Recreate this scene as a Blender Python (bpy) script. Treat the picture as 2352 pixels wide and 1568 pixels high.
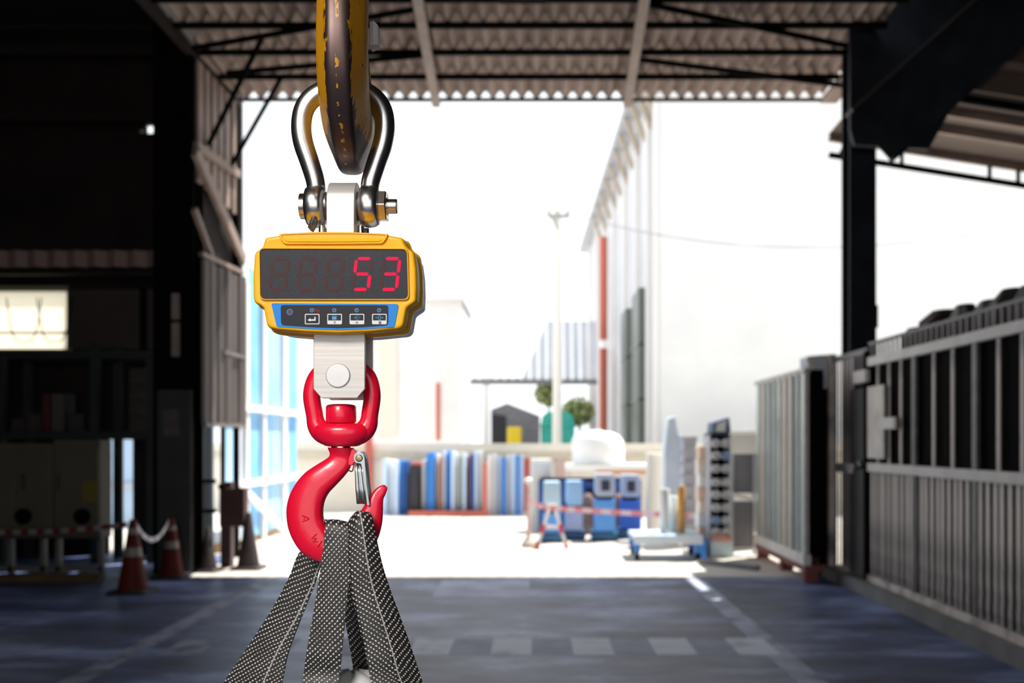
import bpy, bmesh, math, random
from mathutils import Vector, Matrix
from mathutils.bvhtree import BVHTree
random.seed(7)
for o in list(bpy.data.objects): bpy.data.objects.remove(o)
SC = bpy.context.scene
COL = SC.collection

# ---------------------------------------------------------------- camera
FP, CX, CY, EYE = 2287.0, 1232.0, 1012.0, 1.6      # focal length in px, vanishing point, eye height
cd = bpy.data.cameras.new('camera'); cam = bpy.data.objects.new('camera', cd); COL.objects.link(cam)
cam.location = (0, 0, EYE); cam.rotation_euler = (math.pi/2, 0, 0)
cd.sensor_width = 36; cd.lens = FP/2352*36
cd.shift_x = (1176-CX)/2352; cd.shift_y = (CY-784)/2352
cd.clip_start = .05; cd.clip_end = 400
cd.dof.use_dof = True; cd.dof.focus_distance = 1.175; cd.dof.aperture_fstop = 5.2; cd.dof.aperture_blades = 0
SC.camera = cam

# ---------------------------------------------------------------- light
wd = bpy.data.worlds.new('sky'); SC.world = wd; wd.use_nodes = True
bg = wd.node_tree.nodes['Background']
bg.inputs[0].default_value = (.93, .965, 1, 1); bg.inputs[1].default_value = 1.5
sl = bpy.data.lights.new('sun', 'SUN'); sl.energy = 9.5; sl.angle = .0093; sl.color = (1, .95, .86)
sun = bpy.data.objects.new('sun', sl); COL.objects.link(sun)
sun.rotation_euler = Vector((-.38, -.316, -1)).to_track_quat('-Z', 'Y').to_euler(); sun.location = (6, 20, 30)
LAMP_POWER = 84
SC.view_settings.view_transform = 'Standard'; SC.view_settings.look = 'None'
SC.view_settings.exposure = 0; SC.view_settings.gamma = 1; SC.view_settings.use_curve_mapping = False

# ---------------------------------------------------------------- helpers
def PX(px, Y): return (px-CX)/FP*Y
def PZ(py, Y): return EYE+(CY-py)/FP*Y
def W(px, py, Y): return Vector((PX(px, Y), Y, PZ(py, Y)))

class B:
    """collects geometry; every add_* takes world coordinates"""
    def __init__(s): s.v = []; s.f = []; s.uv = {}; s.mi = []
    def face(s, idx, m=0): s.f.append(tuple(idx)); s.mi.append(m)
    def box(s, x0, x1, y0, y1, z0, z1, m=0):
        n = len(s.v)
        s.v += [Vector(p) for p in ((x0,y0,z0),(x1,y0,z0),(x1,y1,z0),(x0,y1,z0),(x0,y0,z1),(x1,y0,z1),(x1,y1,z1),(x0,y1,z1))]
        for q in ((3,2,1,0),(4,5,6,7),(0,1,5,4),(1,2,6,5),(2,3,7,6),(3,0,4,7)): s.face([n+i for i in q], m)
        return s
    def obox(s, a, b, w, h, up=(0,0,1), m=0):
        """bar from a to b, w wide across, h high along up"""
        a, b = Vector(a), Vector(b); d = (b-a).normalized(); up = Vector(up)
        r = d.cross(up)
        if r.length < 1e-4: r = d.cross(Vector((1,0,0)))
        r.normalize(); u = r.cross(d).normalized(); n = len(s.v)
        for c in (a, b):
            for i, j in ((-1,-1),(1,-1),(1,1),(-1,1)): s.v.append(c+r*(i*w/2)+u*(j*h/2))
        for q in ((3,2,1,0),(4,5,6,7),(0,1,5,4),(1,2,6,5),(2,3,7,6),(3,0,4,7)): s.face([n+i for i in q], m)
        return s
    def loft(s, loops, cap0=True, cap1=True, closed=True, m=0, uv=False, ring=False):
        n = len(s.v); k = len(loops[0]); L = len(loops)
        for lp in loops: s.v += [Vector(p) for p in lp]
        for i in range(L if ring else L-1):
            i2 = (i+1) % L
            for j in range(k if closed else k-1):
                j2 = (j+1) % k
                q = (n+i*k+j, n+i*k+j2, n+i2*k+j2, n+i2*k+j)
                if uv: s.uv[len(s.f)] = ((j/k, i/(L-1)), ((j+1)/k, i/(L-1)), ((j+1)/k, (i+1)/(L-1)), (j/k, (i+1)/(L-1)))
                s.face(q, m)
        if not ring:
            if cap0:
                if uv: s.uv[len(s.f)] = tuple((j/k, 0) for j in reversed(range(k)))
                s.face([n+j for j in reversed(range(k))], m)
            if cap1:
                if uv: s.uv[len(s.f)] = tuple((j/k, 1) for j in range(k))
                s.face([n+(L-1)*k+j for j in range(k)], m)
        return s
    def tube(s, pts, r, n=12, m=0, ring=False, cap=True):
        pts = [Vector(p) for p in pts]; L = len(pts)
        rr = r if isinstance(r, (list, tuple)) else [r]*L
        loops = []; pu = None
        for i, p in enumerate(pts):
            t = (pts[(i+1) % L]-pts[i-1]) if ring else (pts[min(i+1, L-1)]-pts[max(i-1, 0)])
            t.normalize()
            if pu is None:
                pu = t.cross(Vector((0,0,1)))
                if pu.length < .1: pu = t.cross(Vector((0,1,0)))
            u = (pu-t*pu.dot(t)).normalized(); w = t.cross(u); pu = u
            loops.append([p+(u*math.cos(a)+w*math.sin(a))*rr[i] for a in [2*math.pi*k/n for k in range(n)]])
        return s.loft(loops, cap, cap, True, m, ring=ring)
    def cyl(s, a, b, r, n=20, r2=None, m=0):
        return s.tube([a, b], [r, r if r2 is None else r2], n, m)
    def lathe(s, prof, c, axis='Z', n=24, m=0):
        """prof: (distance along axis, radius)"""
        c = Vector(c); e = {'X': (Vector((1,0,0)), Vector((0,1,0)), Vector((0,0,1))), 'Y': (Vector((0,1,0)), Vector((0,0,1)), Vector((1,0,0))), 'Z': (Vector((0,0,1)), Vector((1,0,0)), Vector((0,1,0)))}[axis]
        return s.loft([[c+e[0]*h+(e[1]*math.cos(2*math.pi*k/n)+e[2]*math.sin(2*math.pi*k/n))*max(r, 1e-5) for k in range(n)] for h, r in prof], m=m)
    def prism(s, pts, y0, y1, m=0):
        """pts: (x, z) outline pulled along Y"""
        return s.loft([[(x, y0, z) for x, z in pts], [(x, y1, z) for x, z in pts]], m=m)
    def prismX(s, pts, x0, x1, m=0):
        return s.loft([[(x0, y, z) for y, z in pts], [(x1, y, z) for y, z in pts]], m=m)

ORG = {}
def build(name, b, mat, parent=None, smooth=None, bevel=0, loc=None, seg=2):
    o0 = ORG.get(parent, Vector((0,0,0))) if parent else Vector(loc or (0,0,0))
    me = bpy.data.meshes.new(name)
    me.from_pydata([v-o0 for v in b.v], [], b.f)
    mats = mat if isinstance(mat, (list, tuple)) else [mat]
    for mm in mats: me.materials.append(mm)
    if len(mats) > 1: me.polygons.foreach_set('material_index', b.mi)
    if b.uv:
        ul = me.uv_layers.new(name='UVMap')
        for p in me.polygons:
            if p.index in b.uv:
                for li, c in zip(p.loop_indices, b.uv[p.index]): ul.data[li].uv = c
    bm = bmesh.new(); bm.from_mesh(me); bmesh.ops.recalc_face_normals(bm, faces=bm.faces); bm.to_mesh(me); bm.free()
    if smooth is not None:
        me.polygons.foreach_set('use_smooth', [True]*len(me.polygons)); me.set_sharp_from_angle(angle=math.radians(smooth))
    me.update()
    ob = bpy.data.objects.new(name, me); COL.objects.link(ob)
    if parent: ob.parent = parent
    else: ob.location = o0
    ORG[ob] = o0.copy()
    if bevel:
        md = ob.modifiers.new('bevel', 'BEVEL'); md.width = bevel; md.segments = seg; md.limit_method = 'ANGLE'; md.angle_limit = math.radians(40)
    return ob
def tag(o, label=None, cat=None, group=None, kind=None):
    if label: o['label'] = label
    if cat: o['category'] = cat
    if group: o['group'] = group
    if kind: o['kind'] = kind
    return o
def thing(name, label, cat, loc=(0,0,0), group=None, kind=None):
    o = bpy.data.objects.new(name, None); COL.objects.link(o); o.location = loc; o.empty_display_size = .1
    ORG[o] = Vector(loc)
    return tag(o, label, cat, group, kind)
def rep(o, off, parent=None):
    """a copy sharing the mesh, moved by off"""
    c = o.copy(); COL.objects.link(c); c.parent = parent or o.parent; c.location = o.location+Vector(off)
    ORG[c] = ORG[o]
    return c
def rpoly(pts, r, n=5):
    """round the corners of a 2D polygon; r may be a list"""
    out = []; k = len(pts)
    for i in range(k):
        p = Vector(pts[i]); a = Vector(pts[i-1])-p; c = Vector(pts[(i+1) % k])-p
        ri = r[i] if isinstance(r, (list, tuple)) else r
        d = min(ri, a.length*.45, c.length*.45)
        A = p+a.normalized()*d; C = p+c.normalized()*d
        for j in range(n+1):
            t = j/n; out.append(tuple(A*(1-t)**2+p*(2*t*(1-t))+C*t*t))
    return out
def spline(pts, n=6):
    """Catmull-Rom through tuples of any length"""
    pts = [tuple(p) for p in pts]; out = []
    for i in range(len(pts)-1):
        p0, p1, p2, p3 = pts[max(i-1, 0)], pts[i], pts[i+1], pts[min(i+2, len(pts)-1)]
        for j in range(n):
            t = j/n
            out.append(tuple(.5*(2*b+(c-a)*t+(2*a-5*b+4*c-d)*t*t+(3*b-a-3*c+d)*t**3) for a, b, c, d in zip(p0, p1, p2, p3)))
    out.append(pts[-1]); return out

# ---------------------------------------------------------------- materials
MATS = {}
def lin(c): return tuple(((x/255)/12.92 if x/255 <= .04045 else ((x/255+.055)/1.055)**2.4) for x in c)+(1,)
def M(name, c, c2=None, rough=.5, metal=0, scale=6, bump=0, stretch=(1,1,1), detail=4, spec=None, emit=None, coat=0, lo=.35, hi=.65, bscale=None):
    if name in MATS: return MATS[name]
    m = bpy.data.materials.new(name); m.use_nodes = True; nt = m.node_tree; N = nt.nodes; p = N['Principled BSDF']
    p.inputs['Base Color'].default_value = (*c, 1); p.inputs['Roughness'].default_value = rough; p.inputs['Metallic'].default_value = metal
    if spec is not None: p.inputs['Specular IOR Level'].default_value = spec
    if coat: p.inputs['Coat Weight'].default_value = coat; p.inputs['Coat Roughness'].default_value = .12
    if emit: p.inputs['Emission Color'].default_value = (*emit[0], 1); p.inputs['Emission Strength'].default_value = emit[1]
    if c2 or bump:
        tc = N.new('ShaderNodeTexCoord'); mp = N.new('ShaderNodeMapping'); mp.inputs['Scale'].default_value = stretch
        nt.links.new(tc.outputs['Object'], mp.inputs[0])
        nz = N.new('ShaderNodeTexNoise'); nz.inputs['Scale'].default_value = scale; nz.inputs['Detail'].default_value = detail
        nt.links.new(mp.outputs[0], nz.inputs['Vector'])
        if c2:
            rp = N.new('ShaderNodeValToRGB'); rp.color_ramp.elements[0].position = lo; rp.color_ramp.elements[1].position = hi
            rp.color_ramp.elements[0].color = (*c, 1); rp.color_ramp.elements[1].color = (*c2, 1)
            nt.links.new(nz.outputs['Fac'], rp.inputs[0]); nt.links.new(rp.outputs[0], p.inputs['Base Color'])
        if bump:
            n2 = nz
            if bscale:
                n2 = N.new('ShaderNodeTexNoise'); n2.inputs['Scale'].default_value = bscale; nt.links.new(mp.outputs[0], n2.inputs['Vector'])
            bp = N.new('ShaderNodeBump'); bp.inputs['Strength'].default_value = bump; bp.inputs['Distance'].default_value = .002
            nt.links.new(n2.outputs['Fac'], bp.inputs['Height']); nt.links.new(bp.outputs[0], p.inputs['Normal'])
    MATS[name] = m; return m
# ================================================================ SETTING
def S(o, label=None): return tag(o, label, kind='structure')
def floor_mat():
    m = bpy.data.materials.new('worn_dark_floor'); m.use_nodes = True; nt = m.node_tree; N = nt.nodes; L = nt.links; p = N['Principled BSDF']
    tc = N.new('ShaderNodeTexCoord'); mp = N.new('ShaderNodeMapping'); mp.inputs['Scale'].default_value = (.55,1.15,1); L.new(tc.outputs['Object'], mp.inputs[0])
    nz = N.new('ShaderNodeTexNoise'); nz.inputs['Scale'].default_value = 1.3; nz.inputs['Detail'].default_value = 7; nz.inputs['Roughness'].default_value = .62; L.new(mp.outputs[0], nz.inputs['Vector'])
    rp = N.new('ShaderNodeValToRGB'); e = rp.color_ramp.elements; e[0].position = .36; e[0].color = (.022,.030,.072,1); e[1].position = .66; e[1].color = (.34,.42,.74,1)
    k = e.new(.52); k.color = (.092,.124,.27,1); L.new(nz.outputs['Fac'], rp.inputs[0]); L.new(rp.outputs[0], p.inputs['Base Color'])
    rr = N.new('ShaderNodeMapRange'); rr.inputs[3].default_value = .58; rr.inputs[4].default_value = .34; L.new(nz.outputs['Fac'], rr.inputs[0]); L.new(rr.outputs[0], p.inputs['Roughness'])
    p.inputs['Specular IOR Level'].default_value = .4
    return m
FLOOR = floor_mat()
CONC = M('pale_concrete', (.50,.47,.43), (.60,.57,.53), rough=.8, scale=1.2)
DARKW = M('dark_wall_sheet', (.016,.012,.0115), (.026,.019,.0175), rough=.75, scale=1.5, spec=.15)
DARKB = M('dark_blue_steel', (.009,.012,.018), (.019,.023,.031), rough=.6, scale=3, spec=.2)
BLK = M('black_steel', (.0035,.003,.003), (.006,.0055,.0055), rough=.8, scale=4, spec=.03)
BROWN = M('brown_sheet', (.26,.19,.16), (.34,.25,.215), rough=.65, scale=2, stretch=(1,.4,1))
BROWN2 = M('brown_timber', (.25,.18,.15), (.31,.23,.195), rough=.6, scale=5)
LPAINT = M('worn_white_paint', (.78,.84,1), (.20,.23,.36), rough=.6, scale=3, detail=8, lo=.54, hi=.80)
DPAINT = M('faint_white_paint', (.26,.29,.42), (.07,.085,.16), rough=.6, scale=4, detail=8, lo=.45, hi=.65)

YE = 11.72
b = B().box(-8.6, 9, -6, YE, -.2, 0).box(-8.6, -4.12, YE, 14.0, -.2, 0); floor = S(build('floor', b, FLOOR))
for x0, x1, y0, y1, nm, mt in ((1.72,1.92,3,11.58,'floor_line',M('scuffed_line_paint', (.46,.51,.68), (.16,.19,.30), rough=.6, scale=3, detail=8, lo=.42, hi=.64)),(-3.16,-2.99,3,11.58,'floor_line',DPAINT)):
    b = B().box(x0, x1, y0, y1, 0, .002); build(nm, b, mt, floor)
for i in range(-4, 5):
    x = PX(992, 7.74)+i*.622
    if not -3 < x < 1.75: continue
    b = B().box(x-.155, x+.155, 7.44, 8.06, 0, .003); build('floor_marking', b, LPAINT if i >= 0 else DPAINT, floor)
    if i >= 0 and x+.47 < 1.7:
        b = B().box(x+.16, x+.462, 7.47, 8.03, 0, .0012); build('floor_marking', b, M('worn_grey_paint', (.22,.26,.42), (.34,.38,.54), rough=.6, scale=4), floor)
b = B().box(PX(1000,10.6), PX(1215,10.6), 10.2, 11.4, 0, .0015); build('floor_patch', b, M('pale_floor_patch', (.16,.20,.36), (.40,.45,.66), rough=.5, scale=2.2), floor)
b = B().box(-4.12, 80, YE, 14.0, -.2, 0).box(-60, 80, 14.0, 90, -.2, 0); S(build('yard_ground', b, CONC))
b = B().box(-60, 80, -60, -6, -.2, 0); S(build('apron_ground', b, CONC))

def wall_holes(x0, x1, z0, z1, y0, y1, holes, along='X'):
    """wall slab with rectangular openings (a0, a1, z0, z1)"""
    xs = sorted({x0, x1, *[h[0] for h in holes], *[h[1] for h in holes]}); b = B()
    for a, c in zip(xs[:-1], xs[1:]):
        hs = sorted([h for h in holes if h[0] < (a+c)/2 < h[1]], key=lambda h: h[2]); z = z0
        for h in hs+[(0,0,z1,z1)]:
            if h[2] > z:
                if along == 'X': b.box(a, c, y0, y1, z, h[2])
                else: b.box(y0, y1, a, c, z, h[2])
            z = max(z, h[3])
    return b
YW = 14.0
win = (-8.0, PX(158,YW), PZ(805,YW), PZ(665,YW)); dor = (PX(244,YW), PX(305,YW), 0, PZ(1004,YW)); gap = (PX(428,YW), -4.16, 0, PZ(978,YW)); leak = (PX(332,YW), PX(356,YW), PZ(306,YW), PZ(284,YW)); leak2 = (PX(319,YW), PX(327,YW), PZ(304,YW), PZ(294,YW))
S(build('wall_back', wall_holes(-8.6, -4.16, 0, 7.4, YW, YW+.12, [win, dor, gap, leak, leak2]), DARKW))
S(build('wall_left', B().box(-8.75, -8.6, -6, YW+.12, 0, 7.4), DARKW))
S(build('wall_right', B().box(9, 9.15, -6, 14.2, 0, 7.4), DARKW))
S(build('wall_rear', wall_holes(-8.75, 9.15, 0, 7.4, -6.12, -6, [(-4.2, 3.6, 0, 5.0)]), DARKW))
b = B(); b.box(-8.6, -4.16, -6, YW, 7.2, 7.35); b.box(-4.16, 9, -6, 10.15, 7.2, 7.35); b.box(4.1, 9, 10.15, 11.9, 7.2, 7.35)
S(build('ceiling', b, DARKW))
# header closing the step between hall roof and canopy
b = B().box(-4.16, 4.1, 10.05, 10.15, 6.55, 7.2); S(build('wall_header', b, DARKW))
BLT = M('brown_lean_to', (.10,.07,.058), (.13,.09,.075), rough=.6, scale=1.5, stretch=(.3,3,1))
wg = S(thing('wall_gable', None, None, (6, 11.75, 6)))
b = B(); b.prism([(4.1,5.9),(9,5.13),(9,7.2),(4.1,7.2)], 11.74, 11.80); build('gable_sheet', b, BLT, wg)
for dz in (.33, .75):
    b = B(); b.obox((4.1,11.70,5.9+dz), (9,11.70,5.13+dz), .06, .08); build('sheeting_rail', b, BROWN2, wg)

# ---- canopy over the doorway: corrugated sheets on purlins
ZC = 6.26
can = thing('canopy', None, None, (0, 12, ZC), kind='structure')
PY_ = [10.58, 11.25, 12.03, 12.84, 13.69]
def wave_sheet(w, l, pitch, amp, th, tilt=0, per=8):
    n = int(w/pitch*per); b = B(); loops = []
    for y, dz in ((0, tilt), (l*.5, tilt*.5), (l, 0)):
        top = [(w*i/n, y, amp*math.cos(2*math.pi*w*i/n/pitch)+dz+th/2) for i in range(n+1)]; bot = [(x, y_, z-th) for x, y_, z in reversed(top)]
        loops.append(top+bot)
    b.loft(loops); return b
first = None
for j, yp in enumerate([9.9]+PY_[:-1]):
    y1 = ([9.9]+PY_)[j+1]; L_ = y1-yp
    b = wave_sheet(1.05, L_+.06, .2, .058, .006, .05)
    o1 = None
    for i in range(8):
        if o1 is None:
            b.v = [v+Vector((-4.10, yp, ZC+.103)) for v in b.v]; o1 = build('roof_sheet', b, BROWN, can, smooth=60)
        else: rep(o1, (i*1.0, 0, .008*(i % 2)))
for yp in PY_[:-1]:
    b = B(); b.box(-4.1, 3.96, yp-.03, yp+.03, ZC, ZC+.06); build('purlin', b, BLK, can)
b = B(); b.box(-4.1, 3.96, 13.66, 13.70, ZC, ZC+.045); build('eave_beam', b, M('dark_brown_steel', (.06,.042,.035), rough=.6), can)
for (xa, ya, xb, yb_) in ((-1.377,13.7,-1.235,10.3),(1.25,13.7,1.124,10.3)):
    b = B(); b.obox((xa, ya, ZC-.04), (xb, yb_, ZC-.04), .11, .07); build('rafter', b, BROWN2, can)
for A, C in (((-4.05,11.75),(-1.2,10.65)),((-3.9,12.55),(-1.31,11.95)),((1.16,10.55),(3.9,11.80)),((1.2,12.08),(4.0,12.97))):
    b = B(); b.cyl((*A, ZC-.03), (*C, ZC-.03), .035, 10); build('brace', b, BLK, can, smooth=40)
for A, C in ((W(602,88,11.56), (-4.08,12.39,PZ(332,12.39))), (W(645,180,12.81), (-4.08,13.26,PZ(385,13.26)))):
    b = B(); b.cyl(A, C, .032, 10); build('knee_brace', b, BLK, can, smooth=40)
b = B().box(-4.1, 3.96, 10.15, 10.22, ZC-.02, ZC+.18); build('header_beam', b, BLK, can)
b = B(); b.box(PX(1145,10.4), PX(1255,10.4), 10.25, 10.5, ZC-.06, ZC+.02); build('junction_box', b, BLK, can, bevel=.01)
# edge flashing at the right end, widened to block a sun leak
b = B(); b.box(3.90, 4.13, 12.3, 13.7, ZC-.02, ZC+.03); build('verge_board', b, BROWN2, can)

# ---- left side of the doorway: column, boarded side panel, hanging sheet
def h_column(x0, x1, y0, y1, z1, parent, fl=.03):
    b = B(); b.box(x0, x1, y0, y0+fl, 0, z1); b.box(x0, x1, y1-fl, y1, 0, z1); xm = (x0+x1)/2; b.box(xm-.02, xm+.02, y0+fl, y1-fl, 0, z1)
    return b
cl = S(thing('column', None, None, (-4.37, 12.2, 0)), 'dark steel column at the left of the doorway')
build('steel_section', h_column(-4.62, -4.13, 12.0, 12.35, 7.2, cl), BLK, cl)
b = B().box(PX(362,11.97), PX(440,11.97), 11.96, 12.0, 0, PZ(895,11.97)); build('cladding', b, M('grey_cladding', (.020,.022,.022), (.03,.032,.033), rough=.6, scale=3), cl)
b = B().box(PX(374,11.95), PX(410,11.95), 11.945, 11.96, PZ(1000,11.95), PZ(940,11.95)); sg = build('notice_board', b, M('grey_notice', (.06,.058,.062), (.10,.09,.095), rough=.5, scale=12), cl)
b = B().box(PX(378,11.95), PX(406,11.95), 11.94, 11.946, PZ(985,11.95), PZ(962,11.95)); build('notice_picture', b, M('notice_red', (.10,.05,.055), (.07,.065,.07), rough=.5, scale=20), sg)
for a_, c_ in ((674,733),(741,818)):
    b = B().box(PX(395,11.98), PX(412,11.98), 11.965, 11.995, PZ(c_,11.98), PZ(a_,11.98)); build('panel_glint', b, M('panel_glint_tone', (.25,.21,.18), (.33,.28,.25), rough=.6), cl)  # pale strips put a light panel's reflection into the column's colour
sp = S(thing('wall_side', None, None, (-4.12, 13, 3.9)))
def YX(px, X=-4.12): return X*FP/(px-CX)
for px, wd_ in ((462,.20),(478,.16),(494,.20),(509,.18),(524,.20),(540,.17)):
    y = YX(px); b = B().box(-4.16, -4.12, y-wd_/2, y+wd_/2, PZ(420+(px-462)*.9,y), 6.24); build('board', b, BROWN2 if px != 478 else BROWN, sp)
b = B().box(-4.22, -4.13, 10.1, 14.0, 6.24, 7.2); build('sun_block_sheet', b, DARKW, sp)  # added out of view to keep sun out of the left bay
b = B().box(-4.19, -4.17, 12.3, 13.8, 3.95, 6.22); build('backing_sheet', b, DARKW, sp)
for A, C, w_ in (((450,335),(548,400),.10),((448,345),(560,598),.16),((452,105),(548,212),.10),((446,480),(490,600),.06)):
    ya, yb_ = YX(A[0], -4.08), YX(C[0], -4.08)
    b = B(); b.obox((-4.08,ya,PZ(A[1],ya)), (-4.08,yb_,PZ(C[1],yb_)), .07, w_, up=(1,0,0)) if False else b.obox((-4.08,ya,PZ(A[1],ya)), (-4.08,yb_,PZ(C[1],yb_)), .06, w_); build('strut', b, BROWN2, sp)
b = B().box(-4.17, -4.10, 13.68, 13.76, 0, 6.24); build('end_post', b, BLK, sp)
hs = thing('hanging_sheet', 'grey corrugated sheet hanging beside the left column of the doorway', 'sheet', (-4.05, 13, 1.8))
b = B(); loops = []
for z in (PZ(976,13), 3.0, 3.9):
    pts = []
    for i in range(61):
        y = 12.05+i*(13.72-12.05)/60; zt = z
        if z > 3.5: zt = PZ(582+(50/108)*((PX(0,1)*0)+((-4.04*FP/y+CX)-440)), y)
        pts.append((-4.04+.028*math.sin(i*1.1)+(.035*math.sin(i*.25)), y, zt))
    loops.append(pts+[(x-.012, y, zz) for x, y, zz in reversed(pts)])
b.loft(loops); build('sheet_face', b, M('grey_curtain_sheet', (.13,.115,.115), (.19,.165,.16), rough=.5, scale=2, stretch=(1,2,.2)), hs, smooth=60)
b = B(); b.obox((-4.06,12.05,3.86), (-4.06,13.75,3.92), .06, .05); build('top_rail', b, BROWN2, hs)
b = B(); b.obox((-4.02,12.05,PZ(975,12)), (-4.02,13.72,PZ(975,13)), .05, .05); build('bottom_rail', b, MATS['grey_curtain_sheet'], hs)
b = B(); b.box(-4.03, -3.985, 12.75, 13.7, 2.72, 2.76); build('middle_rail', b, MATS['grey_curtain_sheet'], hs)

# ---- left bay: window with sagging cables, strip of corrugated fascia, joists
wn = S(thing('window_1', None, None, (-7.2, YW, 3)))
gm = bpy.data.materials.new('frosted_sheet'); gm.use_nodes = True; N = gm.node_tree.nodes; N.remove(N['Principled BSDF']); tr = N.new('ShaderNodeBsdfTranslucent'); tr.inputs[0].default_value = (.86,.82,.72,1); gm.node_tree.links.new(tr.outputs[0], N['Material Output'].inputs[0])
b = B().box(win[0], win[1], YW+.03, YW+.04, win[2], win[3]); build('pane', b, gm, wn)
b = B(); b.box(win[0], win[1], YW-.02, YW+.06, win[3]-.02, win[3]+.05); b.box(win[0], win[1], YW-.02, YW+.06, win[2]-.05, win[2]+.02); b.box(win[1]-.02, win[1]+.05, YW-.02, YW+.06, win[2], win[3]); build('window_frame', b, M('old_cream_frame', (.30,.28,.18), rough=.6), wn)
b = B().box(win[0], win[1], YW-.01, YW+.02, PZ(766,YW), PZ(762,YW)); build('glazing_bar', b, BLK, wn)
for i, xc in enumerate((55, 125)):
    b = B(); b.tube([W(xc-40+80*t/16, 684+100*(1-(2*t/16-1)**4), 13.9) for t in range(17)], .008, 6); tag(build('cable_loop', b, BLK, loc=tuple(W(xc, 684, 13.9)), smooth=60), 'thin cable sagging across the left window, '+('left loop' if i == 0 else 'right loop'), 'cable')
fs = S(thing('trim_1', None, None, (-6.3, 13.6, 4)))
b = wave_sheet(3.2, .22, .27, .035, .008); R = Matrix.Rotation(math.radians(-90), 4, 'X')
b.v = [R @ v+Vector((-7.75, 13.55, PZ(577,13.6))) for v in b.v]; build('fascia_sheet', b, M('lit_brown_sheet', (.30,.20,.18), rough=.5), fs, smooth=60)  # paler brown puts the light on this strip into its colour
for py in (55, 110, 262, 620):
    b = B().box(-8.6, -4.65, 13.4, 13.5, PZ(py+10,13.4), PZ(py,13.4)); S(build('joist', b, M('dim_joist', (.03,.021,.019), rough=.7, spec=.1)))
b = B(); b.box(PX(158,13.95), PX(350,13.95), 13.93, 13.99, PZ(800,13.95), PZ(665,13.95)); S(build('wall_panel', b, M('dusky_panel', (.05,.034,.033), (.06,.042,.04), rough=.6, scale=2)))
for px in (330,):
    b = B().box(PX(px-6,13.9), PX(px+6,13.9), 13.85, 13.93, PZ(805,13.9), PZ(660,13.9)); S(build('wall_post', b, BLK))

# ---- right side: column, raking portal beam, lean-to roof
cr = S(thing('column', None, None, (3.9, 12.1, 0)), 'dark steel column at the right of the doorway')
build('steel_section', h_column(3.76, 4.08, 11.95, 12.27, 7.2, cr), DARKB, cr)
for z in (3.1, 3.2): pass
b = B(); b.box(4.08, 4.12, 12.0, 12.2, PZ(752,12), PZ(700,12)); build('cleat', b, DARKB, cr)
hb_ = S(thing('portal_beam', None, None, (4.1, 11.4, 5.2)))
A, C = W(1985,300,11.5), W(2420,-90,11.5)
d = (C-A).normalized(); n_ = Vector((-d.z,0,d.x))
b = B(); b.obox(A+n_*-.1, C+n_*-.1, .04, .72); build('web_plate', b, DARKB, hb_)
b = B(); b.obox(A+n_*.27, C+n_*.27, .26, .04, up=n_); build('top_flange', b, M('rusty_flange', (.05,.035,.032), (.03,.03,.032), rough=.6, scale=3), hb_)
b = B(); b.obox(A+n_*-.47, C+n_*-.47, .26, .04, up=n_); build('bottom_flange', b, DARKB, hb_)
b = B(); b.prism([(PX(1960,11.55),PZ(335,11.55)),(PX(2130,11.55),PZ(345,11.55)),(PX(2200,11.55),PZ(220,11.55)),(PX(2040,11.55),PZ(120,11.55)),(PX(1950,11.55),PZ(0,11.55)),(PX(1950,11.55),PZ(300,11.55))], 11.5, 11.58); build('gusset', b, DARKB, hb_)
b = B(); b.prism([(PX(1950,11.7),PZ(300,11.7)),(PX(2060,11.7),PZ(210,11.7)),(PX(2330,11.7),PZ(0,11.7)),(PX(2330,11.7),PZ(-60,11.7)),(PX(1950,11.7),PZ(-60,11.7))], 11.66, 11.70); build('spandrel_sheet', b, DARKB, hb_)
ln = S(thing('roof_lean_to', None, None, (5, 13, 5.5)))
def zl(x): return 5.74-.158*(x-4.76)
for i, (ya, yb_) in enumerate(((11.80,12.2),(12.2,12.8),(12.8,13.4),(13.4,14.0))):
    b = B(); b.loft([[(x, ya, zl(x)+.05+.02), (x, yb_, zl(x)+.05), (x, yb_, zl(x)+.06), (x, ya, zl(x)+.06+.02)] for x in (4.1, 8.9)]); build('roof_sheet', b, M('brown_lean_to', (.10,.07,.058), (.13,.09,.075), rough=.6, scale=1.5, stretch=(.3,3,1)), ln)
for ya in (11.9, 12.4, 13.0, 13.95):
    b = B(); b.obox((4.1,ya,zl(4.1)), (8.9,ya,zl(8.9)), .07, .09); build('purlin', b, BROWN2 if ya > 12 else BLK, ln)
b = B(); b.obox((4.1,13.95,zl(4.1)-.24), (8.9,13.95,zl(8.9)-.24), .06, .07); build('bottom_chord', b, BLK, ln)
for x in (4.35, 5.12, 6.35, 6.75, 7.4):
    b = B(); b.obox((x,13.95,zl(x)), (x-.12 if x < 5 else x,13.95,zl(x)-.24), .04, .05, up=(0,1,0)); build('hanger', b, BLK, ln)
# ================================================================ FOREGROUND: the hoist line
Y0 = 1.157                        # front face of the scale
YS = Y0+.05                       # plane of shackle, load cell and hooks
PM = Y0/FP                        # metres per photo pixel at the front face
YEL = M('yellow_plastic', (.95,.45,.004), (.98,.48,.006), rough=.36, scale=30, spec=.3)
GREYP = M('pale_grey_plastic', (.92,.92,.95), (.94,.94,.95), rough=.5, scale=20)
STEEL = M('brushed_steel', (.60,.565,.53), (.54,.51,.48), rough=.45, metal=.45, scale=260, stretch=(.03,1,1), bump=.08)
CHROME = M('galvanised_shackle', (.80,.78,.77), (.70,.68,.67), rough=.27, metal=1, scale=60, bump=.05)
DKSTEEL = M('dark_steel', (.12,.12,.13), (.2,.2,.2), rough=.35, metal=.9, scale=80)
RED = M('red_enamel', (.84,.006,.040), (.80,.005,.034), rough=.3, scale=14, coat=.35, bump=.25, bscale=55)
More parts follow.
